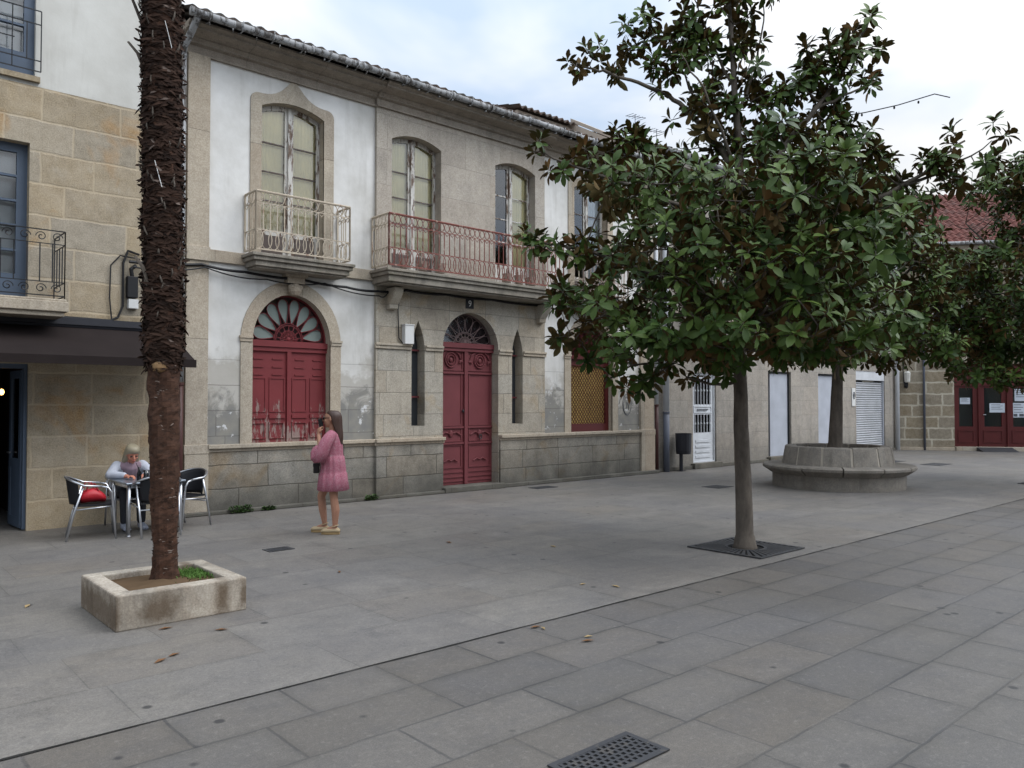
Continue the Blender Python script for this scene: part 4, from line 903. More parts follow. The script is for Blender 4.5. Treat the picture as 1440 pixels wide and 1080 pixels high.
downpipe(28.55, FY-.1, ((0, 7.3, 'white_paint', 'pipe'),), 'tall white downpipe in the inner corner beside the brown stone wall', .075)

# ------------------------------------------------------------------ the house closing the square (built square, then turned)
Cc = thing('corner_house', 'brown stone house with pale mortar joints, maroon glazed shopfront and red tiled roof', 'house')
m = MB(); m.panel([(0, 0), (1.84, 0), (1.84, 3.0), (6.6, 3.0), (6.6, 0), (9.5, 0), (9.5, 7.1), (0, 7.1)], [[(x, 4.2), (x+1.0, 4.2), (x+1.0, 6.0), (x, 6.0)] for x in (1.2, 4.0, 7.0)], 0)
m.strip([(1.84, 0), (1.84, 3.0), (6.6, 3.0), (6.6, 0)], 0, .3, close=False, flip=True)
m.add([(9.5, 0, 0), (9.5, 8, 0), (9.5, 8, 7.1), (9.5, 0, 7.1), (0, 0, 7.1), (0, 0, 2), (0, 8, 2), (0, 8, 7.1)], [(0, 1, 2, 3), (4, 5, 6, 7)])
m.build('stone_wall', M['end_stone'], Cc)
m = MB(); m.box(.05, 9.4, .9, 7.9, 0, 7.0); m.box(.05, 9.4, .35, .9, 3.1, 3.9); m.build('interior', M['interior'], Cc)
m = MB(); m.box(-.12, 9.7, -.35, .05, 6.95, 7.12); m.build('cornice', M['trim'], Cc, bevel=.01)
m = MB(); m.box(1.86, 6.6, -.10, .3, 0, .14); m.box(0, 1.84, -.07, .02, 0, .11); m.build('foot_course', M['trim'], Cc, split=True, bevel=.01)
m = MB(); m.add([(2.5, -.75, .0), (3.6, -.75, .0), (3.6, -.10, .13), (2.5, -.10, .13), (3.6, -.1, 0), (2.5, -.1, 0)], [(0, 1, 2, 3), (1, 4, 2), (0, 3, 5)]); m.build('ramp', M['cast_iron'], Cc)
# shopfront
m = MB(); xs = [(1.86, 2.62), (2.66, 3.52), (3.56, 4.9), (4.94, 6.58)]; y = .10
hs = []
for a, b in xs: hs.append([(a+.16, .84), (b-.16, .84), (b-.16, 2.18), (a+.16, 2.18)])
m.slabpoly([(1.84, .14), (6.6, .14), (6.6, 3.0), (1.84, 3.0)], y, y+.06, 0, hs)
for a, b in xs:
    m.box(b+.0, b+.04, y-.05, y-.001, .14, 2.5); m.slabpoly([(a+.12, .28), (b-.12, .28), (b-.12, .72), (a+.12, .72)], y-.02, y-.001, 0, [[(a+.16, .32), (b-.16, .32), (b-.16, .68), (a+.16, .68)]])
m.box(1.84, 6.6, y-.04, y-.001, 2.26, 2.36); m.box(1.84, 6.6, y-.04, y-.001, 2.62, 2.70)
sf = m.build('shopfront', M['maroon'], Cc)
m = MB(); m.panel([(1.9, .8), (6.5, .8), (6.5, 2.2), (1.9, 2.2)], [], y+.03); m.build('pane', M['glass'], sf)
m = MB(); m.panel([(1.9, .2), (6.5, .2), (6.5, 2.5), (1.9, 2.5)], [], y+.5); M['green_room'] = paint('dim_green_room', '#3a4a4a', None, 0, .9); m.build('backing', M['green_room'], sf)
m = MB(); m.tube([(2.78, y-.03, 1.25), (2.86, y-.05, 1.25)], .015, 6); m.build('handle', M['alu'], sf)
for x in (1.2, 4.0, 7.0):
    m = MB(); m.slabpoly([(x, 4.2), (x+1, 4.2), (x+1, 6), (x, 6)], .1, .15, 0, [[(x+.06, 4.26), (x+.47, 4.26), (x+.47, 5.94), (x+.06, 5.94)], [(x+.53, 4.26), (x+.94, 4.26), (x+.94, 5.94), (x+.53, 5.94)]]); f = m.build('window', M['white_paint'], Cc)
    m = MB(); m.panel([(x, 4.2), (x+1, 4.2), (x+1, 6), (x, 6)], [], .13); m.build('pane', M['glass'], f)
tiled_roof(Cc, -.3, 9.8, -.4, 7.18, 3.9, 9.9, 'tile_red', pitch=.22, seed=17)
m = MB(); m.add([(-.3, -.35, 7.12), (9.8, -.35, 7.12), (9.8, 3.9, 9.8), (-.3, 3.9, 9.8), (-.3, 8.3, 7.1), (9.8, 8.3, 7.1)], [(0, 1, 2, 3), (3, 2, 5, 4), (0, 3, 4), (1, 5, 2)]); m.build('roof_deck', M['tile_red'], Cc)
m = MB(); m.tube([(-.3, -.5, 7.16), (9.8, -.5, 7.16)], .06, 8); m.build('gutter', M['zinc'], Cc)
CRZ = math.atan2(-.806, .592); Cc.location = (28.74, FY-.02, 0); Cc.rotation_euler = (0, 0, CRZ)
def onC(o, x, y=0, z=0):
    p = Matrix.Rotation(CRZ, 4, 'Z')@Vector((x, y, z)); o.location = Vector((28.74, FY-.02, 0))+p; o.rotation_euler = (0, 0, CRZ)
m = MB(); m.tube([(0, 0, 0), (0, 0, 6.9)], .04, 8); t = m.build('downpipe', M['pipe_grey'], smooth=True); tag(t, 'thin dark pipe on the brown stone wall with pale joints', 'pipe'); onC(t, .86, -.06)
t = thing('wall_lantern', 'white wall lantern on a curved black bracket high on the brown stone wall', 'lamp')
m = MB(); m.lathe([(.05, .02), (.09, .05), (.11, .36), (.06, .42), (0, .43)], (0, -.22), 10); m.build('globe', M['lamp_white'], t)
m = MB(); m.tube([(0, 0, -.05), (0, -.1, -.16), (0, -.2, -.14), (0, -.22, .02)], .028, 6); m.box(-.05, .05, -.02, .01, -.15, .1); m.tube([(-.06, -.02, .0), (-.08, -.02, .5), (-.05, -.02, 1.3)], .014, 5); m.build('bracket', M['iron_black'], t); onC(t, .28, 0, 2.35)
for i, (x, w, z0, h, lb) in enumerate(((2.06, .32, 1.62, .22, 'pale notice on the narrow left pane of the maroon shopfront'), (2.98, .48, 1.33, .32, 'wide white notice on the glass of the maroon shop door'), (3.78, .36, 1.72, .42, 'upper bluish notice on the right pane of the maroon shopfront'), (3.70, .40, 1.16, .50, 'lower poster with grey pictures on the right pane of the maroon shopfront'))):
    t = thing('notice', lb, 'notice', (0, 0, 0)); m = MB(); m.box(0, w, -.006, -.001, 0, h); m.build('sheet', M['paper'], t); m = MB()
    for k in range(4): m.box(w*.12, w*(.85 if k % 2 else .7), -.010, -.0065, h*(.85-k*.17), h*(.89-k*.17))
    if i == 3: m.box(w*.1, w*.4, -.010, -.0065, h*.06, h*.25); m.box(w*.55, w*.9, -.010, -.0065, h*.06, h*.25)
    m.build('print', M['ink'], t); onC(t, x, .09 if i == 1 else .125, z0)
# roof aerials
for x, lb in ((17.8, 'tall thin roof aerial above the pale stone house'), (18.8, 'low comb-shaped roof aerial right of the taller one')):
    m = MB(); y = 14.6; z = 8.9; tp = 10.05 if x < 18.5 else 9.85
    m.tube([(x, y, z), (x, y, tp)], .010, 5); m.tube([(x-.3, y+.1, tp-.1), (x+.35, y-.1, tp-.05)], .008, 4)
    for k in range(5): m.tube([(x-.25+k*.14, y-.15, tp-.08), (x-.25+k*.14, y+.15, tp-.08)], .007, 4)
    tag(m.build('aerial', M['pipe_grey']), lb, 'aerial')

# ------------------------------------------------------------------ trees
Z3 = Vector((0, 0, 1))
def leaf_template(w, fold=.22, droop=.18):
    # unit length along x, upper side +z
    st = [(0, .03), (.25, .55), (.55, 1.0), (.82, .78), (1.0, .04)]; vs = []; fs = []
    for t, k in st:
        z = -droop*t*t; hw = w*k/2
        vs += [(t, hw, z+fold*hw), (t, 0, z), (t, -hw, z+fold*hw)]
    for i in range(len(st)-1):
        a = i*3; fs += [(a+1, a+4, a+3, a), (a+2, a+5, a+4, a+1)]
    return np.array(vs), np.array(fs)
def foliage(name, mat, inst, tmpl, parent, seed=0):
    """inst: list of (origin, direction, normal, length, tint)"""
    tv, tf = tmpl; n = len(inst); org = np.array([i[0] for i in inst]); d = np.array([i[1] for i in inst]); nr = np.array([i[2] for i in inst]); ln = np.array([i[3] for i in inst]); ti = np.array([i[4] for i in inst])
    d /= np.linalg.norm(d, axis=1)[:, None]; nr = nr-d*(nr*d).sum(1)[:, None]; nr /= np.linalg.norm(nr, axis=1)[:, None]+1e-9; sd = np.cross(nr, d)
    V = org[:, None, :]+ln[:, None, None]*(tv[None, :, 0:1]*d[:, None, :]+tv[None, :, 1:2]*sd[:, None, :]+tv[None, :, 2:3]*nr[:, None, :])
    k = len(tv); V = V.reshape(-1, 3); F = (tf[None]+(np.arange(n)*k)[:, None, None]).reshape(-1, 4)
    off = Vector((0, 0, 0)); p = parent
    while p is not None: off += p.location; p = p.parent
    V = V-np.array(off); me = bpy.data.meshes.new(name); me.vertices.add(len(V)); me.vertices.foreach_set('co', V.astype('f').ravel())
    me.loops.add(F.size); me.loops.foreach_set('vertex_index', F.astype('i').ravel()); me.polygons.add(len(F))
    me.polygons.foreach_set('loop_start', np.arange(0, F.size, 4, dtype='i')); me.polygons.foreach_set('loop_total', np.full(len(F), 4, dtype='i'))
    at = me.attributes.new('tint', 'FLOAT', 'POINT'); at.data.foreach_set('value', np.repeat(ti, k).astype('f'))
    me.materials.append(mat); me.update(calc_edges=True); me.polygons.foreach_set('use_smooth', np.ones(len(F), dtype=bool)); me.validate()
    o = bpy.data.objects.new(name, me); COL.objects.link(o); o.parent = parent; return o
def rosette(inst, rg, P, A, size=.17, n=11):
    A = Vector(A).normalized(); X = A.orthogonal().normalized(); Y = A.cross(X); ph0 = rg.uniform(0, 6.28); base_t = rg.random()
    for i in range(n):
        ph = ph0+i*2.4+rg.uniform(-.25, .25); u = i/n; th = R(20+88*u+rg.uniform(-14, 16)); r = X*math.cos(ph)+Y*math.sin(ph)
        d = A*math.cos(th)+r*math.sin(th); nrm = A*math.sin(th)-r*math.cos(th)
        d = d+Vector((0, 0, -.55*u*u-.1*u)); nrm = nrm+Vector((rg.uniform(-.25, .25), rg.uniform(-.25, .25), rg.uniform(-.2, .2)))
        o = P-A*(.05*u)+d*.015; ln = size*rg.uniform(.62, 1.15)*(.8+.25*math.sin(u*3.1))
        inst.append((tuple(o), tuple(d), tuple(nrm), ln, min(1, max(0, .75*(.6*base_t+.4*rg.random())+(.25 if rg.random() < .02 else 0)))))
TM = leaf_template(.45, .20, .36)
def magnolia(label, base, trunk, limbs, lobes, seed, rtrunk, leaf=.17, group=None, nleaf=13, dens=1.0, low=1.9, skip=None):
    """all points are (sideways, depth, height) from the foot of the tree, in metres"""
    rg = random.Random(seed); base = Vector(base); t = thing('magnolia_tree', label, 'tree', base, group)
    W = lambda p: base+RT*p[0]+FW*p[1]+Z3*p[2]
    m = MB(); T = [W(p) for p in trunk]; k = len(T); Tr = []
    for i, p in enumerate(T):
        f = i/(k-1); Tr.append(rtrunk*(1-.85*f)*(1.0 if i else 1.0))
    # smooth the trunk and give it a flared foot
    P2 = []; R2 = []
    for i in range(k-1):
        for q in range(4):
            s_ = q/4; a = T[i].lerp(T[i+1], s_); P2.append(a+Vector((rg.uniform(-1, 1), rg.uniform(-1, 1), 0))*.005*(i > 0)); R2.append(Tr[i]+(Tr[i+1]-Tr[i])*s_)
    P2.append(T[-1]); R2.append(Tr[-1])
    P2 = [P2[0]+Vector((0, 0, -.02)), P2[0]+Vector((0, 0, .05)), P2[0]+Vector((0, 0, .14))]+P2[1:]; R2 = [rtrunk*1.5, rtrunk*1.25, rtrunk*1.08]+R2[1:]
    m.tube(P2, R2, 12); tr = m.build('trunk', M['bark'], t, smooth=True)
    nodes = [(p, r) for p, r in zip(P2, R2) if p.z-base.z > low]; mb = MB()
    for L_, r0 in limbs:
        pts = [W(p) for p in L_]; Q = []; 
        for i in range(len(pts)-1):
            for q in range(4): a = pts[i].lerp(pts[i+1], q/4); Q.append(a+Vector([rg.uniform(-.02, .02) for _ in range(3)])*(1 if i+q else 0))
        Q.append(pts[-1]); rr = [r0*(1-.75*i/(len(Q)-1)) for i in range(len(Q))]; mb.tube(Q, rr, 7); nodes += list(zip(Q, rr))
    def near(p, pool):
        best = None; bd = 1e9
        for q, r in pool:
            d = (q-p).length+max(0, (q.z-p.z))*1.5
            if d < bd: bd = d; best = (q, r)
        return best
    inst = []; main = list(nodes)
    for (s, d, h, rs, rd, rh, n) in lobes:
        c = W((s, d, h)); q, r = near(c, main); mid = q.lerp(c, .55)+Vector((rg.uniform(-.06, .06), rg.uniform(-.06, .06), -.06)); br = min(r*.7, .022)
        pts = [q, q.lerp(mid, .5)+Vector((0, 0, -.02)), mid, mid.lerp(c, .5), c]; mb.tube(pts, [br, br*.85, br*.7, br*.6, br*.5], 6); pool = [(p, br) for p in pts[1:]]+[(q, r)]
        cnt = max(1, int(round(n*dens)))
        for _ in range(cnt):
            while True:
                v = Vector([rg.uniform(-1, 1) for _ in range(3)])
                if v.length <= 1: break
            v = v.normalized()*v.length**.55 if v.length > 0 else v
            if skip and skip(s+v.x*rs, h+v.z*rh): continue
            p = c+RT*v.x*rs+FW*v.y*rd+Z3*v.z*rh
            q2, r2 = near(p, pool); ax = (p-q2)+Vector((0, 0, .25*(p-q2).length+.05)); ax = ax.normalized() if ax.length > 1e-4 else Z3
            m2 = q2.lerp(p, .5)+Vector((rg.uniform(-.03, .03), rg.uniform(-.03, .03), -.04*(p-q2).length)); mb.tube([q2, m2, p], [.0075, .006, .005], 4)
            pool.append((m2, .006)); A_ = (ax+Z3*.35+Vector([rg.uniform(-.3, .3) for _ in range(3)])).normalized()
            rosette(inst, rg, p, A_, leaf*rg.uniform(.75, 1.12), nleaf+rg.randint(-4, 3))
            if rg.random() < .6: rosette(inst, rg, m2, (A_+Vector([rg.uniform(-1, 1) for _ in range(3)])).normalized(), leaf, 5)
    mb.build('branches', M['bark'], tr, smooth=True)
    foliage('crown', M['magnolia'], inst, TM, t); return t
def px2(u, v, u0, zc): return ((u-u0)/(1110/zc), 1.65+(567-v)/(1110/zc))
# the near magnolia
ZC = 9.03; U0 = 1046
def q3(u, v, t=0.):
    s, h = px2(u, v, U0, ZC+t); s0 = 0.294*t if False else 0; ax = (U0-720)/1110
    # keep the same line of sight while moving in depth: side offset grows with depth
    return (((u-720)/1110)*(ZC+t)-ax*ZC, t, 1.65+(567-v)/1110*(ZC+t))
trunk = [q3(1046, 771), q3(1045, 690), q3(1042, 600), q3(1040, 515), q3(1042, 420), q3(1047, 320), q3(1042, 220), q3(1036, 120), q3(1030, 20), q3(1028, -60)]
limbs = [([q3(1044, 270), q3(1020, 215, .1), q3(998, 182, .1), q3(958, 143, .1), q3(919, 119, 0), q3(878, 104, -.1), q3(844, 94, -.1), q3(812, 84, -.1)], .04),
 ([q3(1046, 330), q3(1075, 260, -.1), q3(1105, 205, -.2), q3(1150, 150, -.2), q3(1185, 105, -.2), q3(1205, 60, -.2), q3(1228, 22, -.2)], .045),
 ([q3(1150, 150, -.2), q3(1201, 125, -.2), q3(1238, 108, -.1)], .02), ([q3(1045, 360), q3(1110, 330, .1), q3(1190, 300, .1), q3(1277, 258, 0), q3(1330, 222, -.1), q3(1362, 195, -.1)], .045),
 ([q3(1277, 258, 0), q3(1340, 235, 0), q3(1400, 195, -.1)], .022), ([q3(1042, 330), q3(980, 300, -.3), q3(900, 262, -.4), q3(830, 238, -.4), q3(765, 212, -.4)], .035),
 ([q3(1040, 430), q3(960, 400, -.5), q3(880, 370, -.6), q3(800, 345, -.6), q3(745, 336, -.6)], .035), ([q3(1040, 480), q3(960, 500, -.3), q3(890, 515, -.4), q3(850, 535, -.4)], .022),
 ([q3(1042, 480), q3(1110, 470, .3), q3(1180, 450, .6), q3(1235, 430, .7)], .03), ([q3(1042, 500), q3(1060, 450, -.9), q3(1080, 430, -1.7)], .035), ([q3(1042, 470), q3(1000, 440, 1.0), q3(985, 420, 2.0)], .035),
 ([q3(1044, 380), q3(1080, 350, 1.0), q3(1100, 300, 1.7)], .03), ([q3(1044, 360), q3(1010, 330, -.9), q3(1000, 300, -1.6)], .03), ([q3(1036, 120), q3(1010, 70, .1), q3(990, 20, .1), q3(975, -20, .1)], .02),
 ([q3(1038, 160), q3(1065, 100, 0), q3(1075, 40, .1), q3(1080, -20, .1)], .02), ([q3(998, 182, .1), q3(965, 100, .2), q3(945, 50, .2)], .018), ([q3(1040, 240), q3(990, 120, -.3), q3(960, 70, -.4)], .02),
 ([q3(1042, 420), q3(900, 420, -.3), q3(800, 465, -.3)], .025)]
lob = []
def lb(u, v, ru, rv, t=0, rd=None, n=None):
    z_ = ZC+t; s, d, h = q3(u, v, t); a = ru*z_/1110; b = rv*z_/1110; thick = rd if rd is not None else min(a, .35)
    n = n if n is not None else max(2, ru*rv/170*(1+thick*1.1)); lob.append((s, t, h, a, thick, b, n))
for a in [(806, 84, 20, 14, -.1), (840, 68, 26, 18, -.1), (872, 86, 20, 20), (905, 62, 28, 28, .1), (896, 22, 28, 24, .1), (945, 35, 38, 36, .2), (935, 108, 28, 24, .1), (960, 150, 22, 20, .1), (990, 30, 36, 40, .1), (1035, 28, 38, 44), (1058, 85, 30, 42), (1005, 105, 36, 36, .2), (1005, 155, 30, 30, -.2),
 (975, 75, 24, 22), (1075, 130, 28, 26), (1100, 190, 36, 26), (1030, 145, 22, 26), (1000, -35, 60, 34), (1060, -30, 50, 34), (1216, 22, 24, 20, -.2), (1192, 58, 30, 26, -.2), (1152, 84, 36, 30, -.2), (1118, 108, 34, 34, -.2), (1232, 105, 22, 18, -.1), (1180, 118, 34, 30, -.1), (1235, 60, 12, 10, -.1), (1100, 150, 44, 36, .1), (1155, 165, 40, 34, .1), (1212, 200, 26, 44, 0), (1190, 160, 24, 22, 0),
 (1045, 190, 44, 40, .2), (757, 203, 16, 20, -.4), (790, 225, 28, 22, -.4), (828, 222, 32, 28, -.4), (868, 205, 30, 30, -.4), (905, 205, 30, 28, -.3), (950, 225, 38, 28, -.2), (985, 205, 28, 22, .2), (1000, 245, 34, 24, 0),
 (735, 335, 20, 12, -.6), (768, 345, 26, 20, -.6), (800, 350, 30, 26, -.6), (775, 398, 26, 22, -.5), (800, 425, 24, 18, -.4), (795, 472, 22, 20, -.3), (826, 480, 26, 26, -.3), (900, 535, 30, 16, -.4), (855, 528, 16, 12, -.4), (935, 520, 30, 20, -.3), (1000, 515, 30, 22, -.2), (965, 530, 18, 14, 0),
 (1290, 232, 32, 24, 0), (1325, 228, 26, 22, -.1), (1352, 190, 18, 16, -.1), (1405, 186, 20, 18, -.1), (1378, 225, 26, 24, -.1), (1350, 258, 28, 20, 0), (1300, 275, 36, 22, .1), (1245, 240, 30, 26, .1), (1235, 200, 14, 14, .1)]: lb(*a)
for (u, v, ru, rv) in [(860, 262, 40, 22), (930, 275, 60, 36), (1010, 290, 70, 44), (1090, 280, 70, 50), (1165, 285, 66, 50), (1090, 220, 50, 40), (1160, 225, 50, 40), (868, 345, 40, 32), (850, 425, 46, 32), (880, 480, 50, 30), (940, 350, 60, 50), (950, 440, 72, 60), (1020, 380, 72, 62), (1030, 465, 70, 50), (1110, 370, 72, 62), (1110, 450, 70, 52), (1185, 370, 60, 56), (1195, 440, 56, 46), (1235, 330, 44, 44), (1225, 280, 40, 34), (1185, 490, 46, 26)]:
    wid = max(.5, 1.75*math.sqrt(max(0, 1-((u-1040)/330)**2)))
    for tt in (-.55*wid, .55*wid): lb(u, v, ru, rv, tt, wid*.55, ru*rv/112)
magnolia('nearest glossy magnolia standing in the square iron grate on the plaza', (7.99, 4.98, 0), trunk, limbs, lob, 7, .104, .157, 'magnolias of the square')
def big_tree(label, X, Y, z0, lean, rt, half, hlo, hhi, seed, nlob=60, leafs=.165, extra=(), skip=None):
    rg = random.Random(seed); tr = [(0, 0, 0), (lean*.3, 0, (hlo-z0)*.5), (lean*.6, 0, hlo-z0+.2), (lean, .1, (hlo+hhi)/2-z0), (lean*.8, 0, hhi-z0-.7), (lean, 0, hhi-z0-.1)]
    lim = []; lo = []; hm = (hlo+hhi)/2-z0
    for i in range(11):
        a = i*2.4+rg.uniform(-.3, .3); h0 = hlo-z0+.2+(hhi-hlo)*.55*i/11; r_ = half*(.85-.35*i/11)
        lim.append(([(lean*.6, 0, h0), (math.cos(a)*r_*.4, math.sin(a)*r_*.4, h0+.25), (math.cos(a)*r_*.75, math.sin(a)*r_*.75, h0+.55), (math.cos(a)*r_, math.sin(a)*r_, h0+1.0)], rt*.36))
    for i in range(nlob):
        f = (i+.5)/nlob; h = hlo-z0+.35+(hhi-hlo-.6)*f; a = i*2.399; prof = math.sin(math.pi*min(1, (f*.86+.17)))**.6
        r_ = half*prof*rg.uniform(.70, .98); lo.append((math.cos(a)*r_*.85, math.sin(a)*r_*.85, h, rg.uniform(.45, .75), rg.uniform(.45, .75), rg.uniform(.35, .5), 24))
        if i % 3 == 0: lo.append((math.cos(a+2)*r_*.35, math.sin(a+2)*r_*.35, h, .8, .8, .5, 20))
    lo += list(extra); return magnolia(label, (X, Y, z0), tr, lim, lo, seed, rt, leafs, 'magnolias of the square', nleaf=12, low=hlo-z0-.1, skip=skip, dens=.9)
big_tree('darker magnolia rising from the round stone planter bench', 15.32, 7.5, .62, .12, .145, 2.45, 2.35, 6.5, 21, extra=((2.6, -.2, 3.7, .6, .6, .4, 22), (2.7, .3, 2.4, .5, .6, .4, 22), (2.0, -.6, 2.1, .6, .6, .3, 22), (2.1, .2, 3.1, .7, .7, .5, 30), (1.2, -1.2, 2.2, .7, .6, .35, 24), (-1.4, -1.2, 2.1, .6, .6, .3, 20)))
big_tree('magnolia at the right edge whose crown hangs before the shopfront', 18.95, 4.75, 0, .1, .13, 2.6, 2.1, 6.9, 33, extra=((-1.9, -.6, 2.3, .6, .5, .3, 24), (-1.2, -.9, 2.2, .6, .5, .3, 24), (-.4, -1.2, 2.2, .6, .5, .3, 22), (-1.6, -.4, 3.3, .7, .7, .5, 30), (-2.6, .2, 2.9, .5, .5, .45, 16), (-2.4, 0, 3.9, .5, .5, .45, 16), (-2.0, 0, 5.4, .4, .5, .5, 8), (-1.5, 0, 6.4, .4, .5, .5, 8)), skip=lambda s_, h_: -2.3 < s_ < -.6 and 4.6 < h_ < 6.0)

# ------------------------------------------------------------------ the palm
def palm(px_, py_, z0):
    t = thing('palm_tree', 'palm with shaggy dark fibre trunk rising out of the square granite planter', 'tree', (px_, py_, z0))
    rg = random.Random(12); rad = lambda h: (.094+.026*min(1, max(0, (h-.5)/1.0))) if h < 1.93 else .120+.034*min(1, (h-1.93)/.18)
    cx = lambda h: -.035*(h/4)**1.0*RT if False else RT*(-.012*h)
    axis = lambda h: Vector((px_, py_, 0))+RT*(-.017*h)
    m = MB(); rings = []; N = 22; h = z0-.05; hs = []
    while h < 7.2: hs.append(h); h += .035
    for h in hs:
        c = axis(h); ring = []
        for j in range(N):
            a = 2*math.pi*j/N; r = rad(h)*(.93 if h > 2.0 else 1)+.020*mnoise.noise(Vector((math.cos(a)*2.4, math.sin(a)*2.4, h*7)))+.008*mnoise.noise(Vector((math.cos(a)*5, math.sin(a)*5, h*40)))+.006*mnoise.noise(Vector((math.cos(a)*11, math.sin(a)*11, h*26)))
            if h < z0+.12: r += .02*(1-(h-z0)/.12)
            ring.append((c.x+r*math.cos(a), c.y+r*math.sin(a), h))
        rings.append(ring)
    m.loft(rings)
    inst = []
    def flap(h, a, ln, up, out, tw, tint): 
        r = rad(h); c = axis(h); rd = Vector((math.cos(a), math.sin(a), 0)); tg = Vector((-math.sin(a), math.cos(a), 0)); d = (Z3*up+rd*out+tg*tw).normalized()
        inst.append((tuple(c+rd*r*.90+Z3*h), tuple(d), tuple(rd+Z3*.1), ln, tint))
    for i in range(17000):
        h = rg.uniform(1.93, 7.1); a = rg.uniform(0, 6.28); lay = .5+.5*math.sin(h*31+a*1.0+2*mnoise.noise(Vector((math.cos(a), math.sin(a), h*2))))
        if rg.random() < .3*lay: continue
        flap(h, a, rg.uniform(.05, .13), rg.uniform(-.9, .5), rg.uniform(.08, .36)+.12*lay, rg.choice((-1, 1))*rg.uniform(.4, 2.2), min(.87, rg.random()*.5+.37*lay) if rg.random() < .985 else .93)
    for i in range(5200):
        h = rg.uniform(z0, 1.97); a = rg.uniform(0, 6.28); flap(h, a, rg.uniform(.02, .06), rg.uniform(-.4, .6), rg.uniform(.06, .4), rg.choice((-1, 1))*rg.uniform(.5, 2), (rg.random()*.5+.37) if rg.random() < .87 else .94)
    for i in range(150):                                   # stubs of old leaf stalks
        h = rg.uniform(2.1, 6.9); a = rg.uniform(0, 6.28); rd = Vector((math.cos(a), math.sin(a), 0)); tg = Vector((-math.sin(a), math.cos(a), 0)); p = axis(h)+rd*(rad(h)-.01)+Z3*h; L_ = rg.uniform(.04, .09); e = p+Z3*L_+rd*rg.uniform(.01, .04)+tg*rg.uniform(-.02, .02)
        m.tube([p, p.lerp(e, .5)+rd*.01, e], [.015, .012, .008], 5, flat=.45, m=1)
    for (u_, h, dl) in ((-.9, 2.62, .2), (-2.2, 4.75, .3), (-1.9, 4.4, .2)):
        a = math.atan2(-FW.y, -FW.x)+u_*.6; rd = Vector((math.cos(a), math.sin(a), 0)); p = axis(h)+rd*(rad(h)-.02)+Z3*h; m.tube([p, p+Z3*.12+rd*.05, p+Z3*dl+rd*.12], [.03, .026, .02], 6, flat=.4, m=1)
    tr = m.build('trunk', [M['palm_core'], M['bark']], t)
    foliage('fibre', M['fibre'], inst, leaf_template(.17, .3, .35), tr)
    a = math.atan2(-FW.y, -FW.x)+.15; m = MB(); rd = Vector((math.cos(a), math.sin(a), 0)); p = axis(1.95)+rd*.075; m.ell((p.x, p.y, 1.95), (.075, .075, .065), 14); m.build('cut_patch', M['palm_cut'], tr)
    # head of fan leaves, above the picture
    inst = []; m = MB(); top = axis(7.1)+Z3*7.1
    for i in range(30):
        a = i*2.4; el = R(75-95*(i/30)); rd = Vector((math.cos(a), math.sin(a), 0)); d = (rd*math.cos(el)+Z3*math.sin(el)).normalized(); L_ = rg.uniform(.5, .75); p = top-Z3*.012*i; e = p+d*L_; m.tube([p, p.lerp(e, .5)+Z3*.03, e], [.016, .012, .009], 5)
        side = d.cross(Z3).normalized() if abs(d.z) < .98 else Vector((1, 0, 0)); up = side.cross(d)
        for k in range(22): f = R(-100+200*k/21); dd = d*math.cos(f)+side*math.sin(f)+Z3*-.12; inst.append((tuple(e), tuple(dd), tuple(up), .5*rg.uniform(.85, 1.05), rg.random()*.8))
    m.build('leaf_stalk', M['weed'], t); foliage('crown', M['palm_leaf'], inst, leaf_template(.08, .5, .35), t)
    m = MB()
    for u_, h in ((.55, 2.0+2.75), (.1, 2.0+1.6)):
        a = math.atan2(-FW.y, -FW.x)+u_; pts = []
        for k in range(7): rd = Vector((math.cos(a+.05*k), math.sin(a+.05*k), 0)); pts.append(axis(h)+rd*(rad(h)+.03)+Z3*(h-.035*k))
        m.tube(pts, .003, 4)
    m.build('string', M['plastic_white'], tr, split=True)
palm(2.20, 6.72, .2)
t = thing('square_planter', 'square pale granite planter box around the palm, stained brown on its front', 'planter', (2.15, 6.64, 0))
m = MB(); X0, X1, Y0, Y1, HT = 1.67, 2.64, 6.15, 7.12, .262; w = .13
for q in ((X0, X1, Y0, Y0+w), (X0, X1, Y1-w, Y1), (X0, X0+w, Y0+w+.003, Y1-w-.003), (X1-w, X1, Y0+w+.003, Y1-w-.003)): m.box(q[0], q[1], q[2], q[3], 0, HT)
m.build('rim', M['planter'], t, bevel=.012)
m = MB(); n = 14
vs = [(X0+w-.01+(X1-X0-2*w+.02)*i/n, Y0+w-.01+(Y1-Y0-2*w+.02)*j/n, .215+.02*mnoise.noise(Vector((i*.5, j*.5, 0)))+.02*math.exp(-(((i/n-.5)**2+(j/n-.55)**2)*18))) for j in range(n+1) for i in range(n+1)]
m.add(vs, [(j*(n+1)+i, j*(n+1)+i+1, (j+1)*(n+1)+i+1, (j+1)*(n+1)+i) for j in range(n) for i in range(n)]); m.build('soil', M['soil'], t, smooth=True)
rg = random.Random(3); inst = []
for i in range(900): x = rg.gauss(2.42, .06); y = rg.gauss(6.72, .10); inst.append(((min(x, 2.5), y, .22), (rg.uniform(-1, 1), rg.uniform(-1, 1), 1.2), (rg.uniform(-1, 1), rg.uniform(-1, 1), .3), rg.uniform(.015, .04), .5))
go = bpy.data.objects.new('tmp2', None); o = foliage('grass', M['grass'], inst, leaf_template(.3), None); tag(o, 'patch of low green grass in the back corner of the palm planter', 'grass', kind='stuff')

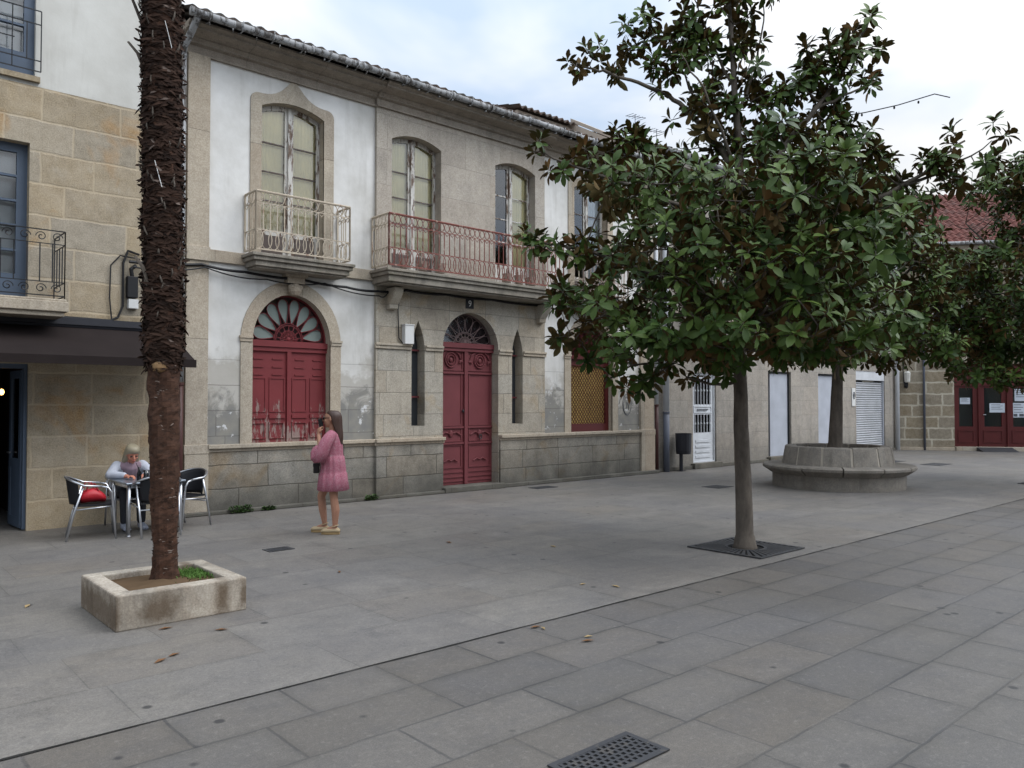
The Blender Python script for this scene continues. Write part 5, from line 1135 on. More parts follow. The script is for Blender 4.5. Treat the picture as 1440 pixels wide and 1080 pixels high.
# ------------------------------------------------------------------ round bench planter
RX, RY = 15.38, 7.48
t = thing('round_planter', 'round granite planter with a bench lip all around, holding the second magnolia', 'planter', (RX, RY, 0))
def ringed(prof, n=40):
    m = MB(); m.lathe(prof, (RX, RY), n, cap=False); return m
m = ringed([(1.24, 0), (1.24, .30)]); m.build('base', M['bench_stone'], t, smooth=True)
m = MB(); NS = 12
for k in range(NS):
    a0 = 2*math.pi*k/NS+.008; a1 = 2*math.pi*(k+1)/NS-.008; pr = [(1.15, .27), (1.28, .275), (1.36, .33), (1.42, .37), (1.43, .42), (1.40, .44), (.98, .45), (.98, .27)]; rings = []
    for j in range(6): a = a0+(a1-a0)*j/5; rings.append([(RX+r*math.cos(a), RY+r*math.sin(a), z) for r, z in pr])
    m.loft(rings)
m.build('seat', M['bench_stone'], t, bevel=.006)
M['mortar'] = plain('pale_mortar', '#b5ada0', .95)
m = MB()
for k in range(NS):
    a0 = 2*math.pi*(k+.35)/NS+.02; a1 = 2*math.pi*(k+1.35)/NS-.02; pr = [(1.05, .44), (1.02, .62), (.99, .79), (.97, .805), (.80, .805), (.78, .44)]; rings = []
    for j in range(4): a = a0+(a1-a0)*j/3; rings.append([(RX+r*math.cos(a), RY+r*math.sin(a), z) for r, z in pr])
    m.loft(rings)
m.build('kerb', M['bench_stone'], t, bevel=.01)
m = MB(); m.lathe([(1.035, .45), (.975, .79), (.82, .795), (.79, .5)], (RX, RY), 48, cap=False); m.build('joint', M['mortar'], t)
m = MB(); m.lathe([(.83, .55), (.83, .70), (.4, .74), (.0, .76)], (RX, RY), 24, cap=False); m.build('soil', M['soil'], t)

# ------------------------------------------------------------------ ironwork in the paving
def tree_grate(x0, x1, y0, y1, hole, label):
    t = thing('tree_grate', label, 'grate', ((x0+x1)/2, (y0+y1)/2, 0), 'tree grates in the paving'); cx, cy = (x0+x1)/2, (y0+y1)/2
    m = MB(); m.add([(x0, y0, .006), (x1, y0, .006), (x1, y1, .006), (x0, y1, .006)], [(0, 1, 2, 3)]); m.build('dark_sheet', M['black_void'], t)  # flat black sheet over the paving paints the shade below the bars
    m = MB(); e = .035
    for q in ((x0, x1, y0, y0+e), (x0, x1, y1-e, y1), (x0, x0+e, y0+e, y1-e), (x1-e, x1, y0+e, y1-e)): m.box(*q, .007, .018)
    m.build('frame', M['cast_iron'], t)
    m = MB(); N = 44
    m.lathe([(hole, .008), (hole, .02), (hole+.03, .02), (hole+.03, .008)], (cx, cy), 24, cap=False)
    for k in range(N):
        a = 2*math.pi*(k+.5)/N; c, s = math.cos(a), math.sin(a); far = min(((x1-x0)/2-e)/max(abs(c), 1e-6), ((y1-y0)/2-e)/max(abs(s), 1e-6)); nr = hole+.02
        if far-nr < .02: continue
        wn_ = .5*(2*math.pi*nr/N)*.62; wf = .5*(2*math.pi*far/N)*.60
        P = lambda r, w_, z: (cx+c*r-s*w_, cy+s*r+c*w_, z)
        m.add([P(nr, -wn_, .017), P(far, -wf, .017), P(far, wf, .017), P(nr, wn_, .017)], [(0, 1, 2, 3)])
    m.build('grille', M['cast_iron'], t); return t
tree_grate(7.53, 8.45, 4.5, 5.44, .2, 'square radial iron grate around the foot of the nearest magnolia')
tree_grate(18.45, 19.4, 4.3, 5.2, .2, 'square radial iron grate at the right edge of the plaza')
t = thing('drain_grate', 'rectangular cast iron drain grate with rows of holes in the street slabs', 'drain', (2.8, 2.46, 0))
x0, x1, y0, y1 = 2.53, 3.08, 2.33, 2.60
m = MB(); m.add([(x0, y0, .003), (x1, y0, .003), (x1, y1, .003), (x0, y1, .003)], [(0, 1, 2, 3)]); m.build('dark_sheet', M['black_void'], t)  # black sheet painted in for the darkness under the drain bars
m = MB(); e = .03
for q in ((x0, x1, y0, y0+e), (x0, x1, y1-e, y1), (x0, x0+e, y0+e, y1-e), (x1-e, x1, y0+e, y1-e)): m.box(*q, .004, .010)
m.build('frame', M['cast_iron'], t)
m = MB(); nr = 6; hh = (y1-y0-2*e)/nr
for r in range(nr+1): y = y0+e+r*hh; m.box(x0+e, x1-e, max(y-.0065, y0+e), min(y+.0065, y1-e), .0045, .0085)
for r in range(nr):
    k = 13; ww = (x1-x0-2*e)/k
    for i in range(k+1):
        x = x0+e+(i+(.5 if r % 2 else 0))*ww
        if x < x1-e: m.box(max(x-.0085, x0+e), min(x+.0085, x1-e), y0+e+r*hh+.0066, y0+e+(r+1)*hh-.0066, .0045, .0083)
m.build('grille', M['cast_iron'], t)
for (x, y, a, b, lb_) in ((10.75, 11.15, .55, .28, 'flat iron cover in the paving right of the arched entrance'), (13.4, 8.95, .5, .4, 'dark iron cover in the paving left of the round planter'), (22.9, 9.6, .9, .5, 'far iron cover in the paving before the brown stone wall'), (22.7, 8.3, .9, .5, 'second far iron cover nearer than the one at the brown wall'), (3.98, 8.42, .30, .2, 'small irregular iron lid in the paving between the planter and the woman')):
    m = MB(); m.box(x-a/2, x+a/2, y-b/2, y+b/2, .003, .009)
    for k in range(5): m.box(x-a/2+.04, x+a/2-.04, y-b/2+b*(k+.5)/5-.01, y-b/2+b*(k+.5)/5+.01, .0095, .012)
    tag(m.build('utility_cover', M['cast_iron']), lb_, 'cover', 'iron covers in the paving')
rg = random.Random(77)
for i in range(16):
    x = rg.uniform(1.2, 6.5); y = rg.uniform(3.3, 7.6)
    if X0-.1 < x < X1+.1 and Y0-.1 < y < Y1+.1: continue
    a = rg.uniform(0, 6.28); L_ = rg.uniform(.035, .06); c, s = math.cos(a), math.sin(a); P = lambda u, v, z: (x+c*u-s*v, y+s*u+c*v, z)
    m = MB(); m.add([P(-L_, 0, .008), P(0, L_*.35, .016), P(L_, 0, .010), P(0, -L_*.35, .014), P(0, 0, .006)], [(0, 4, 1), (4, 2, 1), (0, 3, 4), (4, 3, 2)]); tag(m.build('fallen_leaf', M['leaf_brown'] if i % 3 else M['leaf_yel']), ('small dry brown leaf fallen on the grey paving' if i % 3 else 'small pale dry leaf fallen on the grey paving'), 'leaf', 'dry leaves scattered on the paving')
def weed(x, y, r, h, label, seed):
    rg = random.Random(seed); inst = []
    for i in range(int(420*r/.12)): a = rg.uniform(0, 6.28); q = r*math.sqrt(rg.random()); px_ = x+q*math.cos(a)*1.5; inst.append(((px_, y+q*math.sin(a)*.5, .01+rg.random()*h*.7), (rg.uniform(-1, 1), rg.uniform(-1, .4), rg.uniform(0, 1)), (rg.uniform(-.5, .5), rg.uniform(-.5, .5), 1), rg.uniform(.02, .045), rg.random()*.7))
    t = thing('weed', label, 'plant', (x, y, 0)); foliage('leaves', M['palm_leaf'], inst, leaf_template(.55), t); m = MB()
    for k in range(5): m.tube([(x+rg.uniform(-r, r)*.5, y, 0), (x+rg.uniform(-r, r), y-.02, h*.7)], .004, 4)
    m.build('stem', M['weed'], t)
weed(4.88, 11.58, .12, .13, 'leafy green weed at the foot of the plinth, the left and bigger one', 1); weed(5.32, 11.60, .07, .06, 'small green weed a little right of the bigger one on the plinth foot', 2); weed(7.15, 11.60, .09, .10, 'green weed at the plinth foot just left of the stone bay', 3)
# string of lamps hanging from the near magnolia across the plaza
a = Vector((7.99, 4.98, 0)); p0 = a+RT*1.05+Z3*4.95; p1 = a+RT*(((1320-720)/1110*8.4)-(.2937*9.03))+FW*(-.63)+Z3*(1.65+(567-128)/1110*8.4); p2 = a+RT*(((1342-720)/1110*8.35)-(.2937*9.03))+FW*(-.68)+Z3*(1.65+(567-133)/1110*8.35)
p3 = a+RT*5.2+FW*(-2.4)+Z3*6.2
t = thing('light_string', 'black cord with small bulbs hanging from the nearest magnolia against the sky', 'lights', p0)
m = MB(); m.tube([p0, p0.lerp(p1, .33)-Z3*.03, p0.lerp(p1, .66)-Z3*.03, p1, p2], .006, 5); m.build('cord', M['cable'], t)
for k in (.3, .62, .85): q = p0.lerp(p1, k)-Z3*.05; m = MB(); m.ell(tuple(q), (.012, .012, .018), 8); m.build('bulb', M['cable'], t)

# ------------------------------------------------------------------ cafe furniture
def bistro_chair():
    t = thing('bistro_chair', '', 'chair', (0, 0, 0), 'aluminium chairs round the cafe table')
    for s in (-1, 1):
        m = MB(); m.tube([(.26, s*.25, 0), (.235, s*.255, .30), (.21, s*.26, .56), (.17, s*.265, .625), (.10, s*.27, .645)], .0135, 8); m.build('leg', M['alu'], t, smooth=True)
        m = MB(); m.tube([(-.27, s*.23, 0), (-.20, s*.235, .30), (-.10, s*.25, .635)], .0135, 8); m.build('leg', M['alu'], t, smooth=True)
    m = MB(); pts = [(.10, -.27, .645)]
    for a in range(-8, 9): q = a/8*1.45; pts.append((-.06-.23*math.cos(q), .275*math.sin(q)/math.sin(1.45), .645+.11*math.cos(q*.98)))
    pts.append((.10, .27, .645)); m.tube(pts, .0135, 8); m.build('armrest', M['alu'], t, smooth=True)
    m = MB()
    for (a, b) in (((.22, -.25, .40), (.22, .25, .40)), ((-.19, -.235, .34), (-.19, .235, .34)), ((.22, -.245, .40), (-.19, -.235, .37)), ((.22, .245, .40), (-.19, .235, .37))): m.tube([a, b], .009, 6)
    m.build('stretcher', M['alu'], t, split=True, smooth=True)
    m = MB(); vs = []
    for zz in (0, -.02):
        for i in range(9):
            for j in range(9): x = -.19+.43*i/8; y = -.225+.45*j/8; vs.append((x, y, .425+zz+.02*abs(x)-.012*math.sin(math.pi*j/8)*math.sin(math.pi*i/8)))
    fs = [(i*9+j, (i+1)*9+j, (i+1)*9+j+1, i*9+j+1) for i in range(8) for j in range(8)]; fs += [tuple(81+k for k in f[::-1]) for f in fs]
    ed = [(0, j) for j in range(9)]+[(i, 8) for i in range(1, 9)]+[(8, j) for j in range(7, -1, -1)]+[(i, 0) for i in range(7, 0, -1)]; k = len(ed)
    for i in range(k): a = ed[i][0]*9+ed[i][1]; b = ed[(i+1) % k][0]*9+ed[(i+1) % k][1]; fs.append((a, b, b+81, a+81))
    m.add(vs, fs); m.build('seat', M['weave'], t)
    m = MB(); vs = []; n = 14; r_ = 7
    for side in (0, 1):
        for k in range(r_+1):
            for i in range(n+1):
                q = -1.12+2.24*i/n; z = .43+(.315)*k/r_+.0*q; f = k/r_; rx = .20+.025*f-.012*side; ry = .23+.02*f-.012*side; zt = z if k < r_ else .645+.11*math.cos(q)+.0
                z = .43+(zt if k == r_ else .645+.11*math.cos(q)-.43+0)*0+(.645+.11*math.cos(q)-.43)*f
                vs.append((-.04-rx*math.cos(q)-.02*f, ry*math.sin(q), z))
    w_ = n+1; b0 = w_*(r_+1); fs = []
    for k in range(r_):
        for i in range(n): a = k*w_+i; fs += [(a, a+w_, a+w_+1, a+1), (b0+a, b0+a+1, b0+a+w_+1, b0+a+w_)]
    for i in range(n): fs += [(i, i+1, b0+i+1, b0+i), (r_*w_+i, b0+r_*w_+i, b0+r_*w_+i+1, r_*w_+i+1)]
    for k in range(r_): fs += [(k*w_, b0+k*w_, b0+(k+1)*w_, (k+1)*w_), (k*w_+n, (k+1)*w_+n, b0+(k+1)*w_+n, b0+k*w_+n)]
    m.add(vs, fs); m.build('backrest', M['weave'], t, smooth=True); return t
ch = bistro_chair(); ch.location = (2.62, 10.72, 0); ch.rotation_euler = (0, 0, R(-12)); ch['label'] = 'black and aluminium chair left of the table with a red bag on its seat'
dup(ch, (3.27, 10.42, 0), R(90), 'aluminium chair in front of the table with its black back to the viewer')
dup(ch, (3.76, 10.84, 0), R(205), 'empty black and aluminium chair right of the palm trunk')
dup(ch, (3.24, 11.36, 0), R(-90), 'chair behind the table on which the grey-haired woman sits')
t = thing('cafe_table', 'square steel-topped cafe table with aluminium legs in front of the seated woman', 'table', (3.29, 10.74, 0))
m = MB(); m.box(2.92, 3.64, 10.38, 11.08, .645, .67); m.build('tabletop', M['tabletop'], t, bevel=.008)
for x, y in ((2.97, 10.43), (3.59, 10.43), (2.97, 11.03), (3.59, 11.03)):
    m = MB(); m.tube([(x, y, 0), (x, y, .644)], .021, 8); m.tube([(x, y, 0), (x, y, .02)], .027, 8); m.build('leg', M['alu'], t, smooth=True)
m = MB(); m.box(2.97, 3.59, 10.42, 10.44, .60, .643); m.box(2.97, 3.59, 11.02, 11.04, .60, .643); m.box(2.96, 2.98, 10.45, 11.01, .60, .643); m.box(3.58, 3.60, 10.45, 11.01, .60, .643); m.build('apron', M['alu'], t)
t = thing('drinking_glass', 'straight clear glass on the cafe table in front of the seated woman', 'glass', (3.22, 10.6, .67))
m = MB(); m.lathe([(.0, .671), (.030, .671), (.036, .80), (.033, .80), (.028, .68), (.0, .68)], (3.22, 10.60), 14, cap=False); M['glass_blue'] = m_glass(); M['glass_blue'].node_tree.nodes['Transparent BSDF'].inputs[0].default_value = (.55, .68, .72, 1); m.build('tumbler', M['glass_blue'], t, smooth=True)
t = thing('bottle', 'small dark bottle with a black straw beside the glass on the cafe table', 'bottle', (3.14, 10.62, .67))
m = MB(); m.lathe([(0, .671), (.026, .672), (.027, .76), (.012, .80), (.011, .84), (0, .841)], (3.14, 10.62), 12, cap=False); m.build('body', M['phone'], t, smooth=True)
m = MB(); m.tube([(3.14, 10.62, .80), (3.10, 10.62, .90)], .004, 5); m.build('straw', M['cable'], t)
t = thing('handbag', 'red handbag lying on the seat of the left aluminium chair', 'bag', (2.62, 10.70, .44))
m = MB(); rings = []
for i in range(9):
    f = i/8; w_ = .17*math.sin(.35+f*2.5)**.6*(1+.08*math.sin(f*9)); h_ = .43+.17*math.sin(.5+f*2.2)
    rings.append([(2.47+.30*f, 10.70+w_*.55*math.cos(a), .437+(h_-.43)*(.5+.5*math.sin(a))+.008*math.sin(a*5+i)) for a in [2*math.pi*k/14 for k in range(14)]])
m.loft(rings); m.build('body', M['red_bag'], t, smooth=True)
m = MB(); m.tube([(2.54, 10.65, .58), (2.57, 10.65, .66), (2.64, 10.66, .66), (2.68, 10.65, .57)], .009, 6); m.tube([(2.53, 10.74, .58), (2.55, 10.74, .68), (2.62, 10.75, .67), (2.66, 10.74, .57)], .009, 6); m.build('strap', M['stucco_red'], t)

# ------------------------------------------------------------------ people
def remeshed(mb, name, mat, parent, vox=.008, smooth=4):
    o = mb.build(name, mat, parent, smooth=True); r = o.modifiers.new('r', 'REMESH'); r.mode = 'VOXEL'; r.voxel_size = vox; r.use_smooth_shade = True
    s = o.modifiers.new('s', 'SMOOTH'); s.iterations = smooth; s.factor = .5
    dg_ = bpy.context.evaluated_depsgraph_get(); me = bpy.data.meshes.new_from_object(o.evaluated_get(dg_)); o.modifiers.clear(); o.data = me; me.name = name
    return o
def hand(m, wrist, palm_dir, back, thumb, curl=.9, L_=.15, holding=0):
    """palm, four bent fingers of different lengths and a thumb leaving the side of the palm"""
    w = Vector(wrist); d = Vector(palm_dir).normalized(); b = Vector(back); b = (b-d*b.dot(d)).normalized(); s = Vector(thumb); s = (s-d*s.dot(d)-b*s.dot(b)).normalized()
    for k in (-1, -.33, .33, 1): m.capsule(w, w+d*L_*.48+s*k*.026, .018, .0125, 8)
    for i, (k, ln) in enumerate(((1, .95), (.33, 1.05), (-.33, 1.0), (-1, .78))):
        p = w+d*L_*.5+s*k*.027; c = curl*(1+.12*i); d1 = d*math.cos(c*.6)-b*math.sin(c*.6); d2 = d*math.cos(c*1.5)-b*math.sin(c*1.5); d3 = d*math.cos(c*2.2)-b*math.sin(c*2.2); q = p+d1*.03*ln; q2 = q+d2*.022*ln; m.capsule(p, q, .0085, .008, 7); m.capsule(q, q2, .008, .0075, 7); m.capsule(q2, q2+d3*.016*ln, .0075, .0065, 7)
    p = w+d*L_*.14+s*.024; q = p+(s*.8+d*.7).normalized()*.034-b*.008; m.capsule(p, q, .012, .0095, 7); m.capsule(q, q+(d*.8-b*.6).normalized()*.026, .0095, .0075, 7)
def head(m, c, fwd, up, s=1.0):
    c = Vector(c); f = Vector(fwd).normalized(); u = Vector(up); u = (u-f*u.dot(f)).normalized(); l = u.cross(f); rot = Matrix((f, l, u)).transposed()
    P = lambda x, y, z: c+f*x*s+l*y*s+u*z*s
    m.ell(P(-.01, 0, .025), (.092*s, .074*s, .088*s), 16, rot=rot); m.ell(P(.022, 0, -.03), (.066*s, .058*s, .075*s), 14, rot=rot)
    m.capsule(P(.055, 0, -.085), P(.03, 0, -.075), .024*s, .035*s); m.capsule(P(.082, 0, .012), P(.103, 0, -.018), .009*s, .013*s, 8)
    m.capsule(P(.082, -.014, -.052), P(.082, .014, -.052), .011*s, .011*s, 8)
    for y in (-.076, .076): m.ell(P(-.005, y, -.005), (.018*s, .010*s, .030*s), 8, rot=rot)
    for y in (-.04, .04): m.ell(P(.06, y, -.02), (.022*s, .02*s, .022*s), 8, rot=rot)
    return P, rot
# the standing woman: she looks towards local +X, her left side (+Y) towards the camera
t = thing('person', 'young woman in a pink patterned dress standing with a phone at her mouth', 'person', (0, 0, 0))
m = MB()
m.capsule((-.02, 0, .84), (-.02, 0, 1.02), .125, .105); m.capsule((-.02, 0, 1.02), (-.015, 0, 1.20), .105, .105); m.capsule((-.015, -.10, 1.235), (-.015, .10, 1.235), .062, .062)
m.capsule((-.02, 0, 1.26), (.005, 0, 1.36), .046, .042)
P, hr = head(m, (.015, 0, 1.445), (1, .05, -.05), (0, 0, 1), .98)
hipz = .82
m.capsule((-.02, .075, hipz), (-.045, .08, .455), .085, .050); m.capsule((-.045, .08, .455), (-.068, .085, .30), .050, .052); m.capsule((-.068, .085, .30), (-.062, .085, .10), .052, .031)
m.capsule((-.062, .085, .085), (.02, .09, .06), .032, .026)
m.capsule((.0, -.075, hipz), (.15, -.075, .46), .085, .050); m.capsule((.15, -.075, .46), (.135, -.08, .30), .050, .051); m.capsule((.135, -.08, .30), (.105, -.08, .10), .051, .031); m.capsule((.105, -.08, .085), (.19, -.08, .06), .032, .026)
m.capsule((-.02, .155, 1.235), (.09, .215, 1.00), .044, .036); m.capsule((.09, .215, 1.00), (.145, .10, 1.24), .036, .024)
m.capsule((-.01, -.155, 1.235), (.08, -.20, 1.02), .044, .036); m.capsule((.08, -.20, 1.02), (.205, -.14, 1.16), .034, .024)
hand(m, (.147, .095, 1.265), (-.05, -.30, 1), (.7, .7, .1), (-.8, .3, .1), .95, .125)
hand(m, (.207, -.14, 1.175), (.1, .2, 1), (1, 0, -.1), (0, 1, .1), .7, .13)
body = remeshed(m, 'body', M['skin'], t, .0065, 3)
# dress: yoke, two gathered tiers
def cloth_rings(spec, n=64, seed=0, amp=1.15):
    rings = []
    for (x, y, z, rx, ry, pl) in spec:
        ring = []
        for k in range(n):
            a = 2*math.pi*k/n; f = 1+pl*amp*(.6*math.sin(a*13+seed)+.4*math.sin(a*21+1.3+z*4)); ring.append((x+rx*f*math.cos(a), y+ry*f*math.sin(a), z))
        rings.append(ring)
    return rings
m = MB(); m.loft(cloth_rings([(-.01, 0, 1.292, .055, .075, 0), (-.012, 0, 1.285, .075, .125, 0), (-.015, 0, 1.255, .09, .165, .0), (-.015, 0, 1.20, .108, .162, .015), (-.01, 0, 1.10, .122, .155, .02), (-.01, 0, 1.0, .128, .155, .025), (-.01, 0, .975, .130, .157, .03), (-.01, 0, .970, .138, .166, .045), (-.012, 0, .90, .146, .172, .06), (-.014, 0, .80, .154, .180, .065), (-.014, 0, .765, .156, .182, .065), (-.014, 0, .76, .164, .190, .08), (-.016, 0, .66, .176, .204, .07), (-.018, 0, .55, .186, .212, .10), (-.018, 0, .545, .178, .204, .08), (-.016, 0, .65, .166, .194, .07)]), cap=False)
m.build('dress', M['dress'], t, smooth=True)
m = MB()
def sleeve(m, pts, n=22, seed=0):
    cs = [Vector(p[:3]) for p in pts]; rings = []; nrm = None
    for i, p in enumerate(pts):
        d = (cs[min(i+1, len(cs)-1)]-cs[max(i-1, 0)]).normalized()
        nrm = d.orthogonal().normalized() if nrm is None else (nrm-d*nrm.dot(d)).normalized(); b = d.cross(nrm)
        rings.append([cs[i]+(nrm*math.cos(a)+b*math.sin(a))*p[3]*(1+p[4]*math.sin(a*5+i*.7+seed)) for a in [2*math.pi*k/n for k in range(n)]])
    m.loft(rings, cap=False)
sleeve(m, [(-.03, .11, 1.262, .06, 0), (-.005, .17, 1.215, .072, .03), (.035, .20, 1.14, .078, .05), (.07, .22, 1.04, .078, .07), (.10, .225, .96, .082, .09), (.13, .20, .96, .084, .12), (.14, .17, 1.03, .078, .13), (.145, .135, 1.09, .056, .14), (.145, .13, 1.095, .034, .05)])
m2 = MB(); sleeve(m, [(-.03, -.11, 1.262, .06, 0), (-.005, -.17, 1.215, .072, .03), (.035, -.19, 1.12, .082, .05), (.08, -.20, 1.02, .092, .07), (.12, -.19, 1.03, .095, .09), (.15, -.17, 1.08, .08, .10), (.158, -.165, 1.09, .034, .05)], seed=2)
m.build('sleeve', M['dress'], t, split=True, smooth=True)
m = MB()                                              # long straight hair
rings = []
for (x, z, rx, ry) in ((-.01, 1.555, .03, .03), (-.012, 1.548, .065, .055), (-.016, 1.52, .092, .078), (-.024, 1.48, .098, .088), (-.034, 1.43, .094, .090), (-.047, 1.38, .082, .088), (-.062, 1.33, .070, .090), (-.078, 1.27, .060, .092), (-.092, 1.20, .048, .084), (-.100, 1.13, .034, .066), (-.104, 1.09, .016, .04)):
    rings.append([(x+rx*math.cos(a)*(1 if math.cos(a) < 0 or z > 1.50 else .45), ry*math.sin(a)*(1+.03*math.sin(a*14)), z) for a in [2*math.pi*k/36 for k in range(36)]])
m.loft(rings); m.build('hair', M['hair_brown'], t, smooth=True)
m = MB()
for y in (-.033, .033): m.ell(P(.088, y, .015), (.008, .027, .021), 12, rot=hr)
m.tube([P(.092, -.012, .02), P(.092, .012, .02)], .003, 5); m.tube([P(.085, .058, .02), P(.0, .078, .018)], .003, 5); m.tube([P(.085, -.058, .02), P(.0, -.078, .018)], .003, 5); m.build('sunglasses', M['lens'], t, smooth=True)
m = MB(); m.ell(P(.089, 0, -.052), (.009, .02, .008), 10, rot=hr); m.build('lips', M['lip'], t, smooth=True)
for (fx, fy, toe, nm) in ((-.125, .088, .235, 0), (.045, -.08, .235, 1)):
    m = MB(); rings = []
    for i in range(9):
        f = i/8; w_ = .032+.014*math.sin(f*2.6); h_ = .078-.030*f; rings.append([(fx+toe*f, fy+w_*math.cos(a), .035+max(0, math.sin(a))*h_*(.75 if 0 < i < 8 else .4)-.002) for a in [2*math.pi*k/12 for k in range(12)]])
    m.loft(rings); s_ = m.build('shoe', M['shoe'], t, smooth=True)
    m = MB(); rings = []
    for z, g_ in ((.0, .004), (.004, .007), (.032, .007), (.036, .004)):
        rings.append([(fx+toe*.5+(toe*.5+g_-.006)*math.cos(a), fy+(.034+g_+.006*math.cos(a))*math.copysign(abs(math.sin(a))**.7, math.sin(a)), z) for a in [2*math.pi*k/24 for k in range(24)]])
    m.loft(rings); m.build('sole', M['sole'], s_)
    m = MB(); ax = fx+.06; m.tube([(ax+.038*math.cos(a), fy+.038*math.sin(a), .105-.012*math.cos(a)) for a in [2*math.pi*k/16 for k in range(17)]], .007, 6, cap=False); m.build('ankle_strap', M['shoe'], s_)
WPOS, WRZ = Vector((4.98, 9.03, .003)), math.atan2(-RT.y, -RT.x)
t.location = WPOS; t.rotation_euler = (0, 0, WRZ)
def place(o): o.matrix_world = Matrix.Translation(WPOS)@Matrix.Rotation(WRZ, 4, 'Z')@Matrix.Translation(o.location)
bpy.context.view_layer.update()
m = MB(); m.obox((.132, .045, 1.385), (.055, .012, .13), 0, mat=Matrix.Rotation(R(12), 3, 'Y')); o = m.build('phone', M['phone'], bevel=.004); place(o); tag(o, 'black phone held in front of the mouth of the woman in pink', 'phone')
t = thing('shoulder_bag', 'small black shoulder bag hanging in front of the woman in pink', 'bag', (.165, .05, .76))
m = MB(); m.obox((.19, .02, .825), (.075, .17, .12), .2); m.obox((.19, .02, .868), (.085, .175, .05), .2); m.build('pouch', M['leather'], t, bevel=.012)
m = MB(); m.tube([(.17, .08, .88), (.14, .12, 1.0), (.10, .10, 1.14), (.03, -.02, 1.29), (-.05, -.10, 1.27), (-.13, -.10, 1.1), (-.14, -.05, .98), (.0, -.14, .93), (.13, -.10, .90), (.17, -.04, .88)], .005, 5); m.build('strap', M['leather'], t); place(t)

# the seated woman: faces local +X, turned to the camera, elbows on the table
t = thing('person', 'older fair-haired woman in a white cardigan seated behind the cafe table looking down', 'person', (0, 0, 0))
m = MB()
m.capsule((0, -.07, .50), (0, .07, .50), .12, .12); m.capsule((0, 0, .52), (.13, 0, .68), .135, .125); m.capsule((.13, 0, .68), (.23, 0, .80), .125, .10); m.capsule((.22, -.13, .82), (.22, .13, .82), .06, .06)
m.capsule((.24, 0, .84), (.30, 0, .91), .05, .045); P, hr = head(m, (.335, 0, .975), (1, .05, -.42), (.42, 0, 1), 1.0)
for s in (-1, 1):
    m.capsule((0, s*.08, .49), (.40, s*.10, .47), .085, .058); m.capsule((.40, s*.10, .47), (.40, s*.10, .08), .055, .036)
    m.capsule((.22, s*.18, .81), (.32, s*.25, .71), .05, .040); m.capsule((.32, s*.25, .71), (.50, s*.10, .705), .038, .027)
    hand(m, (.51, s*.095, .70), (1, -s*.75, .12), (0, 0, 1), (1, s*.4, .0), .6, .13)
body = remeshed(m, 'body', M['skin2'], t, .0075, 3)
m = MB(); m.capsule((0, -.075, .495), (0, .075, .495), .135, .135)
for s in (-1, 1): m.capsule((0, s*.085, .49), (.40, s*.10, .475), .096, .070); m.capsule((.40, s*.10, .475), (.41, s*.10, .12), .068, .055)
remeshed(m, 'trousers', M['grey_cloth'], t, .010, 4)
m = MB(); m.capsule((.0, 0, .54), (.14, 0, .69), .148, .138); m.capsule((.14, 0, .69), (.235, 0, .80), .138, .108); m.capsule((.235, -.09, .815), (.235, .09, .815), .066, .066); remeshed(m, 'top', M['mauve'], t, .010, 4)
m = MB()
for s in (-1, 1):
    m.capsule((.215, s*.155, .825), (.315, s*.255, .72), .068, .062); m.capsule((.315, s*.255, .72), (.46, s*.13, .715), .056, .042); m.capsule((.02, s*.12, .56), (.15, s*.11, .70), .09, .085); m.capsule((.15, s*.11, .70), (.22, s*.10, .81), .085, .07)
m.capsule((.12, -.1, .72), (.12, .1, .72), .10, .10); m.capsule((.18, -.12, .82), (.18, .12, .82), .06, .06); remeshed(m, 'cardigan', M['white_cloth'], t, .010, 4)
m = MB(); rings = []
f = Vector((1, .05, -.42)).normalized(); u = Vector((.42, 0, 1)); u = (u-f*u.dot(f)).normalized(); l_ = u.cross(f)
for (x, z, rx, ry, fr) in ((.0, .128, .03, .03, 1), (-.005, .12, .07, .06, 1), (-.008, .09, .099, .082, 1), (-.012, .05, .103, .090, .96), (-.018, .0, .100, .098, .45), (-.026, -.05, .096, .102, .4), (-.035, -.10, .090, .104, .35), (-.04, -.15, .078, .098, .3), (-.04, -.185, .05, .075, .2)):
    rings.append([P(x+rx*math.cos(a)*(1 if math.cos(a) < 0 else fr), ry*math.sin(a)*(1+.03*math.sin(a*13)), z) for a in [2*math.pi*k/32 for k in range(32)]])
m.loft(rings); m.build('hair', M['hair_grey'], t, smooth=True)
m = MB()
for y in (-.032, .032): m.ell(P(.078, y, .008), (.008, .018, .008), 10, rot=hr)
m.build('eye', M['lens'], t, split=True, smooth=True)
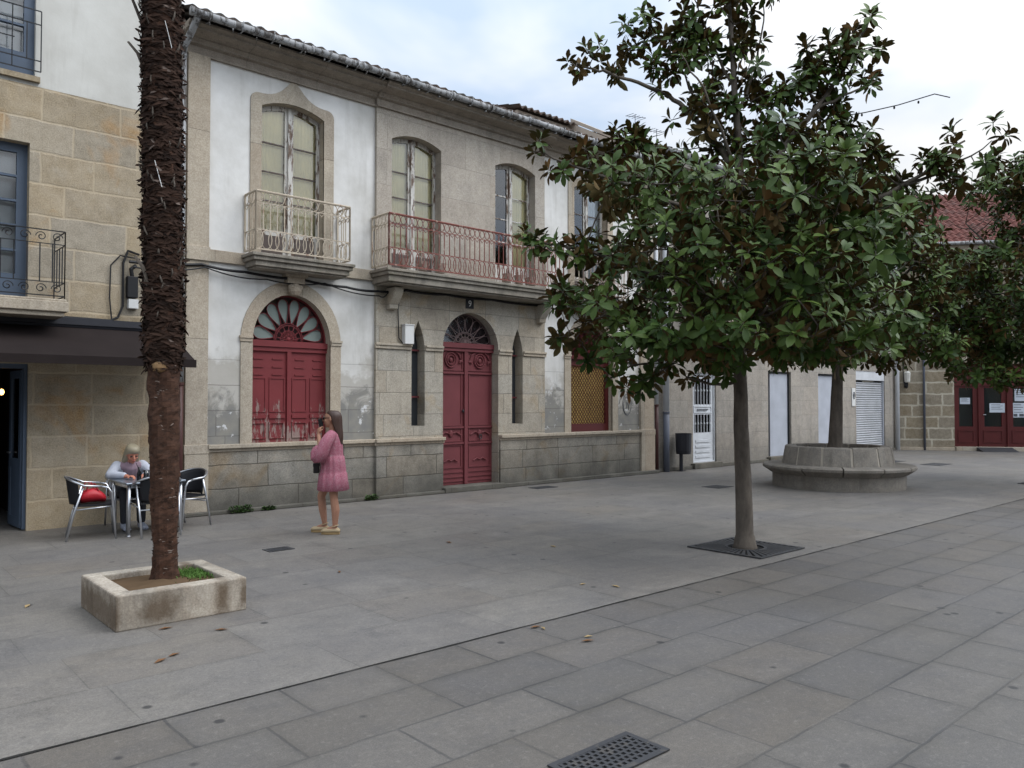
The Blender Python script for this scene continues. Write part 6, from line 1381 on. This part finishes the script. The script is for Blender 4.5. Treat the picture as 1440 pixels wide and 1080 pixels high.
m = MB(); m.ell(P(.092, 0, -.052), (.008, .02, .006), 10, rot=hr); m.build('lips', M['lip'], t, smooth=True)
for s in (-1, 1):
    m = MB(); rings = []
    for i in range(8): q = i/7; w_ = .036+.012*math.sin(q*2.6); rings.append([(.34+.25*q, s*.105+w_*math.cos(a), .005+max(0, .5+.5*math.sin(a))*(.11-.06*q)) for a in [2*math.pi*k/12 for k in range(12)]])
    m.loft(rings); m.build('shoe', M['shoe_w'], t, smooth=True)
t.location = (3.20, 11.42, .003); t.rotation_euler = (0, 0, R(-92))

# ------------------------------------------------------------------ unseen houses added behind the viewer to block low sky and give reflections
M['opp_a'] = plaster('ochre_render', '#b5a78f', '#999', False); M['opp_b'] = plaster('grey_render', '#a8a39b', '#999', False)
for i, (x0, x1, hh, mt, lb_) in enumerate(((-14, -2.5, 7.4, 'opp_a', 'unseen ochre rendered house added behind the viewer for light and reflections'), (-2.5, 9.5, 8.6, 'right_stone', 'unseen tall granite house added behind the viewer for light and reflections'), (9.5, 22, 7.0, 'opp_b', 'unseen grey rendered house added behind the viewer for light and reflections'))):
    t = thing('added_house', lb_, 'house', ((x0+x1)/2, -9, 0), 'unseen houses added behind the viewer'); m = MB(); m.box(x0, x1-.01, -17, -9, 0, hh); w_ = m.build('wall', M[mt], t)
    k = int((x1-x0)/3)
    for j in range(k):
        x = x0+(j+.5)*(x1-x0)/k
        for za, zb in ((0.1, 2.5), (3.9, 6.1)):
            m = MB(); m.box(x-.62, x+.62, -9.02, -8.96, za, zb); f = m.build('window' if za > 1 else 'door', M['trim'], t); m = MB(); m.box(x-.5, x+.5, -8.99, -8.945, za+.1, zb-.1); m.build('pane', M['pipe_grey'], f)
    m = MB(); m.box(x0-.05, x1+.04, -9.5, -8.5, hh, hh+.12); m.add([(x0, -8.4, hh+.1), (x1, -8.4, hh+.1), (x1, -13, hh+2), (x0, -13, hh+2), (x0, -17.5, hh+.1), (x1, -17.5, hh+.1)], [(0, 1, 2, 3), (3, 2, 5, 4)]); m.build('roof', M['tile_old'], t)
